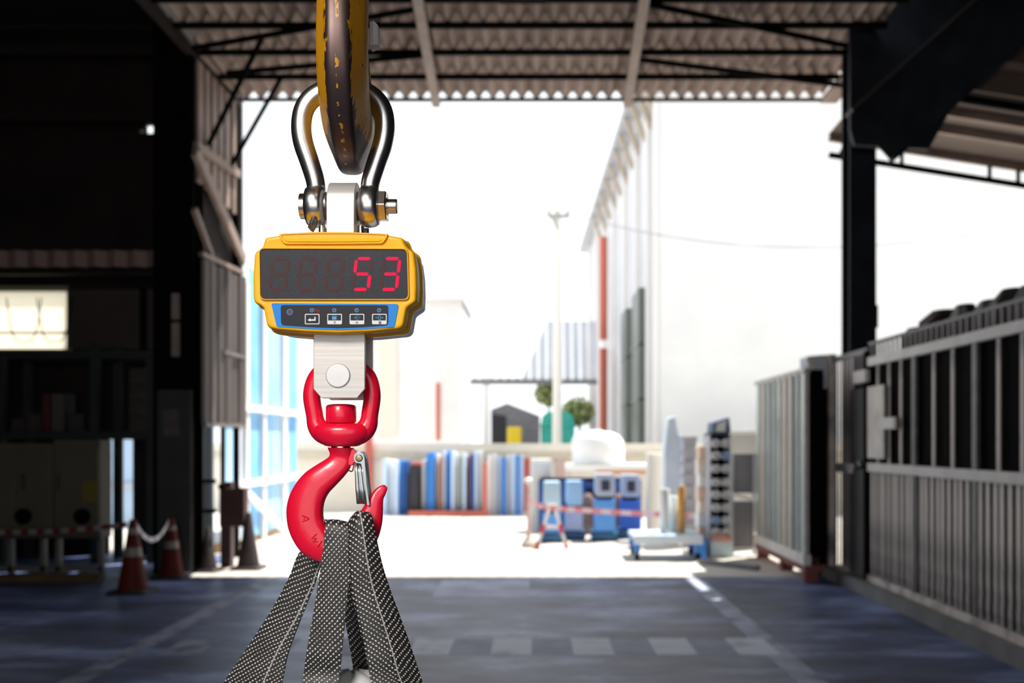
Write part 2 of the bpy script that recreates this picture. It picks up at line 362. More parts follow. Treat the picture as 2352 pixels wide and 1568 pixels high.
SCREEN = M('smoked_display', (.034,.034,.041), (.042,.042,.050), rough=.3, scale=400, spec=.15)
BLUE = M('blue_label', (.03,.25,.72), rough=.5, spec=.15)
KEYB = M('black_keypad', (.03,.03,.037), rough=.5, spec=.15)
INKW = M('white_ink', (.72,.72,.72), rough=.5)
INKB = M('blue_ink', (.05,.30,.62), rough=.5)
INKR = M('red_ink', (.30,.015,.02), rough=.5)
SEG0 = M('unlit_segment', (.078,.034,.034), rough=.5, spec=.1)
SEG1 = M('lit_segment', (.25,.002,.01), rough=.5, spec=.05, emit=((1,.012,.07), 1.0))
ZINC = M('zinc_latch', (.36,.39,.41), (.46,.49,.50), rough=.3, metal=.85, scale=50, stretch=(1,1,.2))

# ---- yellow crane hook, seen from its back edge, with its block and ropes above
def hook_mat():
    m = bpy.data.materials.new('worn_yellow_hook_paint'); m.use_nodes = True; nt = m.node_tree; N = nt.nodes; L = nt.links; p = N['Principled BSDF']
    tc = N.new('ShaderNodeTexCoord'); sx = N.new('ShaderNodeSeparateXYZ'); L.new(tc.outputs['UV'], sx.inputs[0])
    a = N.new('ShaderNodeMath'); a.operation = 'SUBTRACT'; a.inputs[1].default_value = .5; L.new(sx.outputs[0], a.inputs[0])
    ab = N.new('ShaderNodeMath'); ab.operation = 'ABSOLUTE'; L.new(a.outputs[0], ab.inputs[0])
    # wider wear round the bottom bend (v about .62)
    v = N.new('ShaderNodeMath'); v.operation = 'SUBTRACT'; v.inputs[1].default_value = .60; L.new(sx.outputs[1], v.inputs[0])
    va = N.new('ShaderNodeMath'); va.operation = 'ABSOLUTE'; L.new(v.outputs[0], va.inputs[0])
    vm = N.new('ShaderNodeMapRange'); vm.inputs[1].default_value = .02; vm.inputs[2].default_value = .13; vm.inputs[3].default_value = .23; vm.inputs[4].default_value = .135; L.new(va.outputs[0], vm.inputs[0])
    nz = N.new('ShaderNodeTexNoise'); nz.inputs['Scale'].default_value = 90; nz.inputs['Detail'].default_value = 6; nz.inputs['Roughness'].default_value = .7
    mp = N.new('ShaderNodeMapping'); mp.inputs['Scale'].default_value = (1, 1, .35); L.new(tc.outputs['Object'], mp.inputs[0]); L.new(mp.outputs[0], nz.inputs['Vector'])
    nm = N.new('ShaderNodeMapRange'); nm.inputs[3].default_value = -.055; nm.inputs[4].default_value = .055; nm.inputs[1].default_value = .25; nm.inputs[2].default_value = .75; L.new(nz.outputs['Fac'], nm.inputs[0])
    s1 = N.new('ShaderNodeMath'); s1.operation = 'ADD'; L.new(ab.outputs[0], s1.inputs[0]); L.new(nm.outputs[0], s1.inputs[1])
    lt = N.new('ShaderNodeMath'); lt.operation = 'LESS_THAN'; L.new(s1.outputs[0], lt.inputs[0]); L.new(vm.outputs[0], lt.inputs[1])
    # flecks of paint left along the middle of the worn back, chips out of the painted sides
    n2 = N.new('ShaderNodeTexNoise'); n2.inputs['Scale'].default_value = 170; n2.inputs['Detail'].default_value = 3; L.new(mp.outputs[0], n2.inputs['Vector'])
    c0 = N.new('ShaderNodeMath'); c0.operation = 'SUBTRACT'; c0.inputs[1].default_value = .012; L.new(ab.outputs[0], c0.inputs[0])
    fl = N.new('ShaderNodeMapRange'); fl.inputs[1].default_value = 0; fl.inputs[2].default_value = .03; fl.inputs[3].default_value = .56; fl.inputs[4].default_value = .9; L.new(c0.outputs[0], fl.inputs[0])
    f2 = N.new('ShaderNodeMath'); f2.operation = 'GREATER_THAN'; L.new(n2.outputs['Fac'], f2.inputs[0]); L.new(fl.outputs[0], f2.inputs[1])
    w1 = N.new('ShaderNodeMath'); w1.operation = 'SUBTRACT'; w1.use_clamp = True; L.new(lt.outputs[0], w1.inputs[0]); L.new(f2.outputs[0], w1.inputs[1])
    ch = N.new('ShaderNodeMath'); ch.operation = 'GREATER_THAN'; ch.inputs[1].default_value = .69; L.new(n2.outputs['Fac'], ch.inputs[0])
    wr = N.new('ShaderNodeMath'); wr.operation = 'MAXIMUM'; L.new(w1.outputs[0], wr.inputs[0]); L.new(ch.outputs[0], wr.inputs[1])
    rp = N.new('ShaderNodeValToRGB'); rp.color_ramp.elements[0].color = (.055,.034,.034,1); rp.color_ramp.elements[1].color = (.13,.085,.075,1); L.new(nz.outputs['Fac'], rp.inputs[0])
    mx = N.new('ShaderNodeMix'); mx.data_type = 'RGBA'; mx.inputs[6].default_value = (.60,.27,.006,1); L.new(rp.outputs[0], mx.inputs[7]); L.new(wr.outputs[0], mx.inputs[0])
    L.new(mx.outputs[2], p.inputs['Base Color'])
    me = N.new('ShaderNodeMath'); me.operation = 'MULTIPLY'; me.inputs[1].default_value = .75; L.new(wr.outputs[0], me.inputs[0]); L.new(me.outputs[0], p.inputs['Metallic'])
    p.inputs['Roughness'].default_value = .42
    bp = N.new('ShaderNodeBump'); bp.inputs['Strength'].default_value = .5; bp.inputs['Distance'].default_value = .001; bp.invert = True; L.new(wr.outputs[0], bp.inputs['Height']); L.new(bp.outputs[0], p.inputs['Normal'])
    return m
HOOKP = hook_mat()
YH = YS; ZH = PZ(150, YS); XH = PX(787, YS)+.008
hk = thing('crane_hook', 'large yellow painted crane hook with worn brown back edge carrying the shackle', 'hook', (XH, YH, ZH+.5))
path = spline([(0,.37),(0,.28),(-.004,.22),(-.022,.165),(-.052,.115),(-.075,.065),(-.086,.015),(-.084,-.03),(-.066,-.062),(-.035,-.083),(0,-.088),(.036,-.080),(.066,-.057),(.083,-.02),(.088,.02),(.095,.06),(.112,.095)], 5)
loops = []
for i, (dy, dz) in enumerate(path):
    t = i/(len(path)-1); a = path[max(i-1,0)]; c = path[min(i+1,len(path)-1)]
    tx = Vector((0, c[0]-a[0], c[1]-a[1])).normalized(); nrm = Vector((0, tx.z, -tx.y))          # outward (left of travel)
    k = 1.0
    if t > .72: k = 1-.72*(t-.72)/.28
    if t < .28: k = .78+.22*t/.28
    hh = .041*k; wi = .0292*min(1, k*1.05); wo = .0135*k
    if t < .14: wo = wi*.9; hh = .026
    sec = [(0,-hh),(wi*.6,-hh*.98),(wi*.93,-hh*.8),(wi,-hh*.45),(wi*.99,-hh*.05),(wi*.80,hh*.30),(wo*1.10,hh*.80),(wo*.92,hh*.95),(wo*.5,hh*1.0),(0,hh)]
    sec = sec+[(-x, y) for x, y in reversed(sec[1:-1])]
    loops.append([Vector((XH, YH+dy, ZH+dz))+Vector((1,0,0))*x+(-nrm)*(-y) for x, y in sec])
RZ = Matrix.Rotation(math.radians(4.5), 3, 'Z'); HC = Vector((XH, YH, 0))
b = B().loft(loops, uv=True); b.v = [RZ @ (v-HC)+HC for v in b.v]
hb = build('hook_body', b, HOOKP, hk, smooth=50)
md = hb.modifiers.new('sub', 'SUBSURF'); md.levels = 1; md.render_levels = 2
# latch on the far side of the throat, its bent tongue showing at the right
b = B(); xl = PX(848, YS)
b.box(XH-.02, xl+.003, YS-.006, YS+.006, PZ(104,YS), PZ(70,YS)); b.box(XH-.035, XH-.008, YS, YS+.11, PZ(104,YS), PZ(96,YS))
b.loft([[ (xl+.002, YS-.01, z), (xl+.008, YS-.014, z), (xl+.0125, YS-.010, z2), (xl+.0125, YS+.004, z2), (xl+.002, YS+.01, z)] for z, z2 in ((PZ(113,YS), PZ(110,YS)), (PZ(100,YS), PZ(100,YS)), (PZ(75,YS), PZ(78,YS)), (PZ(58,YS), PZ(66,YS)))])
build('latch', b, M('pale_latch_steel', (.78,.77,.76), (.68,.68,.68), rough=.5), hk, smooth=30, bevel=.0008)
# swivel shank and block above the frame
b = B(); b.lathe([(.36,.026),(.40,.026),(.40,.045),(.45,.045),(.45,.03),(.47,.03)], (XH, YH, ZH), n=24)
build('swivel_nut', b, DKSTEEL, hk, smooth=40)
blk = thing('hook_block', 'yellow hoist hook block above the crane hook', 'hoist block', (XH, YH, ZH+.47))
for sx in (-1, 1):
    b = B(); b.prismX(rpoly([(YH-.10,ZH+.47),(YH+.10,ZH+.47),(YH+.16,ZH+.62),(YH+.10,ZH+.80),(YH-.10,ZH+.80),(YH-.16,ZH+.62)], .04), XH+sx*.05, XH+sx*.06)
    build('cheek_plate', b, YEL, blk)
b = B(); b.lathe([(-.03,.13),(-.026,.14),(-.01,.115),(.01,.115),(.026,.14),(.03,.13)], (XH, YH, ZH+.64), 'X', 32); build('sheave', b, DKSTEEL, blk, smooth=30)
b = B(); b.cyl((XH-.07, YH, ZH+.64), (XH+.07, YH, ZH+.64), .022); b.box(XH-.05, XH+.05, YH-.05, YH+.05, ZH+.47, ZH+.50); build('axle', b, DKSTEEL, blk)
for sy, nm in ((-1, 'nearer the camera'), (1, 'farther from the camera')):
    b = B(); b.cyl((XH, YH+sy*.122, ZH+.64), (XH, YH+sy*.122, 6.30), .008, 10)
    tag(build('hoist_rope', b, DKSTEEL, loc=(XH, YH+sy*.122, ZH+.64)), 'steel hoist rope above the hook block, strand '+nm, 'rope')

# ---- bow shackle
sh = thing('bow_shackle', 'shiny galvanised bow shackle with bolt hanging from the yellow crane hook', 'shackle', tuple(W(788,475,YS)))
half = [(726,478),(727,445),(724,415),(711,372),(697,330),(692,293),(697,256),(714,228),(745,209),(788,202)]
pts = half+[(1576-x, y) for x, y in reversed(half[:-1])]
pts = spline(pts, 5)
q = YS/FP
b = B(); b.tube([W(x, y, YS) for x, y in pts], [(20.5+2.5*min(1, abs(y-475)/150))*q for x, y in pts], 20); build('bow', b, CHROME, sh, smooth=60)
for cx in (726, 849):
    b = B(); c = W(cx, 474, YS)
    b.lathe([(-23*q,20*q),(-23*q,34*q),(-20*q,42*q),(-12*q,47*q),(0,49*q),(12*q,47*q),(20*q,42*q),(23*q,34*q),(23*q,20*q)], c, 'X', 28)
    build('eye', b, CHROME, sh, smooth=60)
c = W(788, 474, YS)
b = B(); b.lathe([((690-788)*q,24*q),((691-788)*q,29*q),((702-788)*q,29*q),((703-788)*q,20*q),((892-788)*q,20*q),((892-788)*q,16.5*q),((911-788)*q,16.5*q),((913-788)*q,14*q)], c, 'X', 28)
build('bolt', b, M('bolt_steel', (.66,.60,.55), (.55,.5,.46), rough=.25, metal=1, scale=40), sh, smooth=35)
b = B()
b.loft([[c+Vector((x*q, 37*r*q*math.cos(math.pi/3*k+.1), 37*r*q*math.sin(math.pi/3*k+.1))) for k in range(6)] for x, r in ((871-788,.94),(873-788,1),(888-788,1),(890-788,.92))])
build('nut', b, MATS['bolt_steel'], sh, bevel=.0006)
for x0, x1 in ((748, 753), (816, 826)):
    b = B(); b.lathe([((x0-788)*q,32*q),((x1-788)*q,32*q)], c, 'X', 24); build('washer', b, DKSTEEL, sh, smooth=30)
b = B()
b.tube([W(721,500,YS-.018), W(716,514,YS-.022), W(712,521,YS-.02), W(718,527,YS-.018)], .0028, 8); b.tube([W(726,505,YS-.018), W(722,520,YS-.02), W(716,530,YS-.018)], .0026, 8)
build('split_pin', b, DKSTEEL, sh, smooth=40)

# ---- crane scale
scl = thing('crane_scale', 'yellow digital crane scale with red figures hanging from the shackle', 'crane scale', tuple(W(785,770,YS)))
def cp(x, y): return (560+x/5.113, 500+y/5.113)                  # measured on an enlarged view
def xz(p, Y=Y0): return (PX(p[0], Y), PZ(p[1], Y))
OUT = [(230,220),(420,190),(850,163),(1280,166),(1700,190),(1880,222),(1905,300),(1940,348),(2012,392),(2040,600),(2046,800),(2038,985),(1985,1022),(1925,1062),(1888,1272),(1845,1312),(1500,1348),(1100,1366),(700,1350),(400,1325),(290,1304),(252,1268),(215,1072),(190,1042),(108,998),(92,950),(86,700),(104,420),(122,384),(194,346),(214,290)]
OUTP = rpoly([xz(cp(*p)) for p in OUT], .004, 4)
CC = Vector(xz(cp(1066, 765)))
def sc(pts, s, t=None): return [(CC.x+(x-CC.x)*s, CC.y+(z-CC.y)*(t or s)) for x, z in pts]
def loop(pts, y): return [(x, y, z) for x, z in pts]
b = B()
b.loft([loop(sc(OUTP,.93,.90),Y0+.0005), loop(sc(OUTP,.955,.94),Y0), loop(sc(OUTP,.972,.966),Y0+.0012), loop(sc(OUTP,.985,.984),Y0+.0045), loop(sc(OUTP,.99,.99),Y0+.010), loop(sc(OUTP,.992,.992),Y0+.026), loop(sc(OUTP,1.004,1.006),Y0+.030), loop(sc(OUTP,1.016,1.022),Y0+.0315), loop(sc(OUTP,1.020,1.028),Y0+.0335), loop(sc(OUTP,1.020,1.028),Y0+.043), loop(sc(OUTP,1.012,1.018),Y0+.045)])
build('front_housing', b, YEL, scl, smooth=55)
b = B(); b.loft([loop(sc(OUTP,.995,.995),Y0+.0452), loop(sc(OUTP,.995,.995),Y0+.085), loop(sc(OUTP,.975,.97),Y0+.093), loop(sc(OUTP,.90,.88),Y0+.097)])
build('rear_housing', b, GREYP, scl, smooth=45)
# raised brow bar
yb = Y0-.0001
bar = rpoly([xz(cp(*p)) for p in ((415,190),(850,168),(1280,170),(1700,192),(1690,235),(1640,312),(1100,318),(480,318),(432,262))], .0035, 4)
b = B(); cb = Vector((sum(p[0] for p in bar)/len(bar), sum(p[1] for p in bar)/len(bar)))
def scb(s, t): return [(cb.x+(x-cb.x)*s, cb.y+(z-cb.y)*t) for x, z in bar]
b.loft([loop(scb(1,1),Y0+.006), loop(scb(1,1),Y0-.0012), loop(scb(.985,.90),Y0-.0028), loop(scb(.955,.70),Y0-.0028), loop(scb(.945,.62),Y0-.0016), loop(scb(.90,.5),Y0-.0016)])
build('brow_bar', b, YEL, scl, smooth=40)
pi = scb(.935,.60); zlo, zhi = min(p[1] for p in pi), max(p[1] for p in pi)
b = B(); b.loft([[(x, Y0+.001, z) for x, z in pi], [(x, Y0-.0034+.0040*(z-zlo)/(zhi-zlo), z) for x, z in pi]]); build('brow_inset', b, YEL, scl)
# display
def rrect(x0, y0, x1, y1, r): return rpoly([(x0,y0),(x1,y0),(x1,y1),(x0,y1)], r, 5)
dsp = rpoly([xz(cp(*p)) for p in ((196,370),(1915,375),(1930,955),(205,955))], .006, 6)
b = B(); cdp = Vector(xz(cp(1062,662)))
def scd(s, t): return [(cdp.x+(x-cdp.x)*s, cdp.y+(z-cdp.y)*t) for x, z in dsp]
b.loft([loop(scd(1.022,1.06),Y0+.002), loop(scd(1.02,1.055),Y0-.0012), loop(scd(1.014,1.035),Y0-.0026), loop(scd(1.006,1.014),Y0-.0026), loop(scd(1.0,1.0),Y0-.0012), loop(scd(1.0,1.0),Y0+.001)], cap0=False, cap1=False)
build('display_rim', b, YEL, scl, smooth=45)
b = B(); b.prism(scd(1.0,1.0), Y0+.002, Y0-.0009)
dis = build('display', b, SCREEN, scl)
SEGS = {'a':((0,0),(1,0)),'b':((1,0),(1,.5)),'c':((1,.5),(1,1)),'d':((0,1),(1,1)),'e':((0,.5),(0,1)),'f':((0,0),(0,.5)),'g':((0,.5),(1,.5))}
def seg_poly(k, tx, ty, w, h, sk, th):
    def T(u, v): return (tx+u*w+sk*(1-v)*1.0, ty+v*h)
    (u0,v0),(u1,v1) = SEGS[k]; p = Vector(T(u0,v0)); r = Vector(T(u1,v1)); d = (r-p).normalized(); n = Vector((-d.y, d.x)); g = th*.62
    p = p+d*g*.55; r = r-d*g*.55
    return [tuple(z) for z in (p, p+d*th*.5+n*th*.5, r-d*th*.5+n*th*.5, r, r-d*th*.5-n*th*.5, p+d*th*.5-n*th*.5)]
LIT = {3: 'afgcd', 4: 'abgcd'}
for i, tlx in enumerate((330, 660, 985, 1310, 1640)):
    for k in 'abcdefg':
        x0, y0 = cp(tlx-45+18, 465+17)
        poly = [xz(p) for p in seg_poly(k, x0, y0, (215-36)/5.113, (395-34)/5.113, 43/5.113, 7.2)]
        on = k in LIT.get(i, '')
        b = B(); b.prism(poly, Y0-.0006, Y0-(.00135 if on else .00115))
        s = build('segment', b, SEG1 if on else SEG0, dis)
        if on: s['label'] = 'glowing red display segment'
    if i < 4:
        b = B(); c = Vector(W(*cp(tlx+200, 855), Y0)); b.lathe([(-.0011,.0016),(0,.0016)], c, 'Y', 10); build('decimal_point', b, SEG0, dis)
# blue label with black keypad
lab = rpoly([xz(cp(*p)) for p in ((322,1003),(1100,1008),(1820,1013),(1768,1284),(1400,1308),(1100,1318),(800,1306),(388,1280))], [.003,0,.003,.002,.001,.001,.001,.002], 4)
b = B(); b.prism(lab, Y0+.001, Y0-.0008); lb = build('label_panel', b, BLUE, scl)
b = B(); b.prism(rpoly([xz(cp(*p)) for p in ((436,1026),(1698,1028),(1698,1262),(1400,1285),(1100,1296),(800,1285),(440,1262))], [.003,.003,.004,.001,.001,.001,.004], 4), Y0, Y0-.0012); kp = build('keypad', b, KEYB, scl)
def ring2(poly, k, y0, y1):
    c = Vector((sum(p[0] for p in poly)/len(poly), sum(p[1] for p in poly)/len(poly))); w = max(p[0] for p in poly)-min(p[0] for p in poly); h = max(p[1] for p in poly)-min(p[1] for p in poly)
    inn = [(c.x+(x-c.x)*(1-2*k/w), c.y+(z-c.y)*(1-2*k/h)) for x, z in poly]
    n = B(); n.loft([[(x,y0,z) for x,z in poly],[(x,y1,z) for x,z in poly],[(x,y1,z) for x,z in inn],[(x,y0,z) for x,z in inn]], ring=True); return n
KZ = Y0-.0011
def ink(name, poly, mat, parent, h=.0006): b = B(); b.prism([xz(cp(*p)) for p in poly], KZ, KZ-h); return build(name, b, mat, parent)
for j, bx in enumerate((721, 984, 1246, 1509)):
    poly = rpoly([xz(cp(*p)) for p in ((bx,1130),(bx+172,1130),(bx+172,1253),(bx,1253))], .0014, 4)
    b = B(); b.prism(poly, KZ+.0003, KZ-.0004); btn = build('button', b, KEYB, kp)
    build('button_frame', ring2(poly, .0010, KZ, KZ-.0007), INKW, kp)
    if j: ink('button_foot', ((bx+4,1208),(bx+168,1208),(bx+168,1250),(bx+4,1250)), INKW, kp, .0009)
    x = bx+86
    if j == 0:
        ink('enter_arrow', ((x-55,1203),(x-20,1180),(x-20,1193),(x+25,1193),(x+25,1165),(x+40,1165),(x+40,1211),(x-20,1211),(x-20,1220)), INKW, kp)
    elif j == 1:
        ink('padlock', ((x-30,1160),(x+22,1160),(x+22,1198),(x-30,1198)), INKB, kp)
        b = B(); b.tube([Vector(W(*cp(x-4+24*math.cos(a), 1160-18*math.sin(a)), KZ)) for a in [math.pi*t/8 for t in range(9)]], .0006, 6); build('padlock_bow', b, INKB, kp)
        ink('arrow_left', ((x-14,1230),(x+12,1216),(x+14,1221),(x-3,1230),(x+14,1240),(x+12,1245)), KEYB, kp, .0012)
    elif j == 2:
        b = B(); b.tube([Vector(W(*cp(px, py), KZ)) for px, py in ((x,1146),(x+34,1173),(x,1200),(x-34,1173))], .0006, 6, ring=True); build('diamond_icon', b, INKB, kp)
        ink('diamond_bar', ((x-28,1170),(x+8,1170),(x+8,1177),(x-28,1177)), INKB, kp)
        ink('arrow_up', ((x,1220),(x+18,1240),(x+12,1244),(x,1230),(x-12,1244),(x-18,1240)), KEYB, kp, .0012)
    else:
        b = B(); b.tube([Vector(W(*cp(x+14*math.cos(a), 1173+26*math.sin(a)), KZ)) for a in [2*math.pi*t/14 for t in range(14)]], .0006, 6, ring=True); build('zero_icon', b, INKB, kp)
        ink('zero_bar', ((x-48,1170),(x-18,1170),(x-18,1177),(x-48,1177)), INKB, kp); ink('zero_bar', ((x+18,1170),(x+48,1170),(x+48,1177),(x+18,1177)), INKB, kp)
        b = B(); b.tube([Vector(W(*cp(x+4+12*math.cos(a), 1231+12*math.sin(a)), KZ-.0009)) for a in [2*math.pi*t/12 for t in range(12)]], .0005, 6, ring=True); build('round_mark', b, KEYB, kp)
for lx, ly, r in ((541,1107,32),(800,1086,20),(1063,1086,20),(1326,1086,20),(1590,1086,20)):
    c = W(*cp(lx, ly), KZ); rr = r/5.113*PM
    b = B(); b.lathe([(0,rr*.75),(-.0006,rr*.75)], c, 'Y', 16); build('indicator_lamp', b, M('dark_red_lens', (.12,.012,.016), rough=.3), kp)
    b = B(); b.tube([c+Vector((rr*math.cos(a), 0, rr*math.sin(a))) for a in [2*math.pi*t/18 for t in range(18)]], .0006, 6, ring=True); build('lamp_ring', b, INKB, kp)
# "kg" printed beside the second lamp
for st in (((838,1068),(838,1104)),((860,1080),(842,1092)),((846,1090),(862,1104)),((870,1090),(884,1084)),((884,1082),(884,1112)),((870,1090),(872,1102)),((872,1102),(884,1100)),((884,1112),(868,1112))):
    pass
b = B()
for p, r in (((838,1066),(838,1102)),((858,1078),(840,1091)),((844,1088),(859,1102)),((866,1086),(880,1080)),((880,1079),(880,1110)),((866,1086),(867,1099)),((867,1099),(880,1096)),((880,1110),(865,1112))):
    b.tube([W(*cp(*p), KZ), W(*cp(*r), KZ)], .0006, 6)
build('kilogram_mark', b, INKR, kp)
# load-cell bar above (eye turned towards the shackle bolt)
x0, x1 = PX(752,YS-.02), PX(816,YS-.02); zc = PZ(474,YS); rr = .0265
prof = [(YS-rr, PZ(545,YS)), (YS+rr, PZ(545,YS)), (YS+rr, zc)]+[(YS+rr*math.cos(a), zc+rr*1.05*math.sin(a)) for a in [math.pi*t/14 for t in range(1,14)]]+[(YS-rr, zc)]
b = B(); b.prismX(prof, x0, x1); build('load_eye', b, STEEL, scl, smooth=30, bevel=.0008)
for px in (740, 829):
    b = B(); c = W(px, 531, YS-.01); b.lathe([(-.004,.0042),(.006,.0042),(.007,.0036)], c, 'Z', 14); build('socket_screw', b, MATS['bolt_steel'], scl, smooth=40)
for px in (750, 842):
    b = B(); c = W(px, 532, YS+.01); b.lathe([(-.004,.0030),(.004,.0030)], c, 'Z', 10); build('stud', b, DKSTEEL, scl)
# lower clevis: two plates and a pin
YF = YS-.030
pl = [(720,735),(838,735),(838,893),(820,914),(738,914),(720,893)]
for y0, nm in ((YF, 'front_plate'), (YS+.022, 'rear_plate')):
    b = B(); b.prism([(PX(px,YF), PZ(py,YF)) for px, py in pl], y0, y0+.008); build(nm, b, STEEL, scl, bevel=.0007)
b = B(); c = W(776.5, 862, YF); qf = YF/FP
b.lathe([(-.0016,26.5*qf),(-.0020,26*qf),(-.0021,2*qf)][::-1]+[(-.0008,28.5*qf),(.068,28.5*qf)], c, 'Y', 40); build('clevis_pin', b, M('pin_face', (.70,.69,.67), (.64,.63,.62), rough=.4, metal=.35, scale=30), scl, smooth=35)

# ---- red swivel hook
rh = thing('swivel_hook', 'bright red swivel hook with sprung latch below the crane scale', 'hook', tuple(W(782,1140,YS)))
qs = YS/FP
lk = spline([(786,838),(752,846),(727,868),(716,905),(722,948),(729,978),(748,996),(786,999),(824,996),(844,978),(850,948),(855,905),(846,868),(822,846),(786,838)], 5)[:-1]
b = B(); b.tube([W(x, y, YS) for x, y in lk], [((19.5 if y < 960 else 19.5+6*min(1,(y-960)/36)))*qs for x, y in lk], 18, ring=True)
build('yoke', b, RED, rh, smooth=70)
b = B(); b.loft([[(PX(786,YS)+rx*qs*math.cos(a), YS+ry*qs*math.sin(a), PZ(py,YS)) for a in [2*math.pi*t/32 for t in range(32)]] for py, rx, ry in ((1025,32,28),(1023,40,33),(1012,56,40),(1000,67,44),(988,71,45),(979,68,41),(974,60,35),(972,46,27))]); build('yoke_boss', b, RED, rh, smooth=75)
b = B(); b.lathe([(972*-qs,26*qs),(971*-qs,32*qs),(968*-qs,34.5*qs),(934*-qs,34.5*qs),(930*-qs,31*qs),(928*-qs,20*qs)], (PX(783.5,YS),YS,PZ(0,YS)), 'Z', 32); build('swivel_nut', b, RED, rh, smooth=45)
b = B(); b.lathe([(1034*-qs,22*qs),(980*-qs,22*qs)], (PX(783,YS),YS,PZ(0,YS)), 'Z', 24); build('swivel_pin', b, CHROME, rh, smooth=30)
LR = [((752,133),(1040,138)),((758,160),(1036,180)),((772,200),(1026,250)),((748,250),(1002,365)),((620,330),(930,465)),((480,430),(840,562)),((370,570),(760,650)),((305,720),(715,742)),((285,870),(698,850)),((308,1045),(704,932)),((368,1190),(742,1022)),((455,1310),(800,1092)),((575,1390),(868,1128)),((730,1440),(938,1130)),((900,1445),(1000,1085)),((1090,1380),(1045,1015)),((1235,1275),(1085,930)),((1312,1165),(1115,858)),((1360,1000),(1160,788)),((1370,850),(1220,690)),((1374,725),(1268,618)),((1398,665),(1322,574)),((1414,620),(1352,560))]
rows = spline([(a[0],a[1],c[0],c[1]) for a, c in LR], 4)
loops = []
for i, (ax, ay, cx_, cy_) in enumerate(rows):
    A = W(600+ax/4.9, 1000+ay/4.9, YS); C = W(600+cx_/4.9, 1000+cy_/4.9, YS); m = (A+C)/2; u = (C-A)/2; t = i/(len(rows)-1)
    d = min(u.length*.62, .0215)
    if t < .1: d = u.length*(1-.38*t/.1)
    if t > .8: d = u.length*.62*(1-.0*t)
    lp = []
    for k in range(20):
        a = 2*math.pi*k/20; ca, sa = math.cos(a), math.sin(a); e = .78
        lp.append(m+u*(math.copysign(abs(ca)**e, ca))+Vector((0, d, 0))*(math.copysign(abs(sa)**e, sa))*(1+.12*ca))
    loops.append(lp)
tipm = sum(loops[-1], Vector())/20; dirn = (loops[-1][0]-loops[-1][10]).normalized(); nx = Vector((-dirn.z,0,dirn.x)); nx = nx if nx.z > 0 else -nx
for s, kk in ((.002,.8),(.0032,.45)): loops.append([tipm+nx*s+(p-tipm)*kk for p in loops[len(rows)-1]])
b = B().loft(loops)
body = build('hook_body', b, RED, rh, smooth=70)
bm = bmesh.new(); bm.from_mesh(body.data); tree = BVHTree.FromBMesh(bm); o0 = ORG[body]
def on_front(px, py):
    x, z = PX(px, YS-.02), PZ(py, YS-.02)
    h = tree.ray_cast(Vector((x, -1, z))-o0, Vector((0,1,0)))[0]
    return (h+o0) if h else Vector((x, YS-.02, z))
def strokes(name, lines):
    b = B()
    for ln in lines: b.tube([on_front(600+x/4.9, 1000+y/4.9) for x, y in ln], .0009, 6)
    build(name, b, RED, rh, smooth=60)
strokes('raised_letter_a', [((445,902),(485,917),(528,942)),((528,942),(490,958),(448,972)),((470,912),(468,962))])
strokes('raised_letter_w', [((612,1110),(552,1165)),((552,1165),(610,1160)),((610,1160),(568,1205)),((568,1205),(628,1195))])
strokes('raised_letter_i', [((672,1190),(620,1262))])
bm.free()
# latch
yl = YS-.012
def lp_(x, y, Y=yl): return W(600+x/4.9, 1000+y/4.9, Y)
b = B()
for yy in (yl, YS+.012):
    o = [(1040,260),(1045,215),(1075,188),(1115,182),(1150,205),(1165,260),(1190,560),(1222,785),(1190,783),(1150,420),(1122,318),(1085,310),(1055,300)]
    b.prism([(PX(600+x/4.9,yl), PZ(1000+y/4.9,yl)) for x, y in o], yy-.0008, yy+.0008)
build('latch_cheek', b, ZINC, rh, bevel=.0003)
b = B(); rows_ = []
for x0_, x1_, y_ in ((1046,1135,312),(1050,1155,420),(1056,1182,600),(1070,1206,770)):
    A = lp_(x0_, y_, YS-.010); C = lp_(x1_, y_, YS-.010); w_ = C-A; lo = []
    for t_, d_ in ((0,.018),(0,.002),(.12,0),(.3,.0),(.38,.003),(.46,.003),(.54,0),(.72,0),(.80,.003),(.88,.003),(1,-.001),(1,.02)): lo.append(A+w_*t_+Vector((0,d_,0)))
    rows_.append(lo)
b.loft(rows_, closed=False, cap0=False, cap1=False)
lt = build('latch_blade', b, ZINC, rh, smooth=25); md = lt.modifiers.new('t', 'SOLIDIFY'); md.thickness = .0012
b = B(); c = lp_(1103, 255); b.lathe([(-.0026,.001),(-.0022,.0035),(-.0008,.0045),(.027,.0045)], c, 'Y', 18); build('latch_rivet', b, M('brass_rivet', (.34,.28,.17), rough=.35, metal=.9), rh, smooth=40)
b = B(); b.tube([lp_(1050,290,YS-.004), lp_(1040,340,YS-.004), lp_(1030,395,YS-.004), lp_(1015,405,YS-.003), lp_(990,395,YS)], .0008, 8); build('latch_spring', b, DKSTEEL, rh, smooth=60)
b = B(); b.prism(rpoly([(PX(600+x/4.9,YS),PZ(1000+y/4.9,YS)) for x, y in ((1000,140),(1050,148),(1100,190),(1135,240),(1120,290),(1060,300),(1035,340),(985,330))], .004), YS-.007, YS+.007); build('latch_lug', b, RED, rh, bevel=.001)

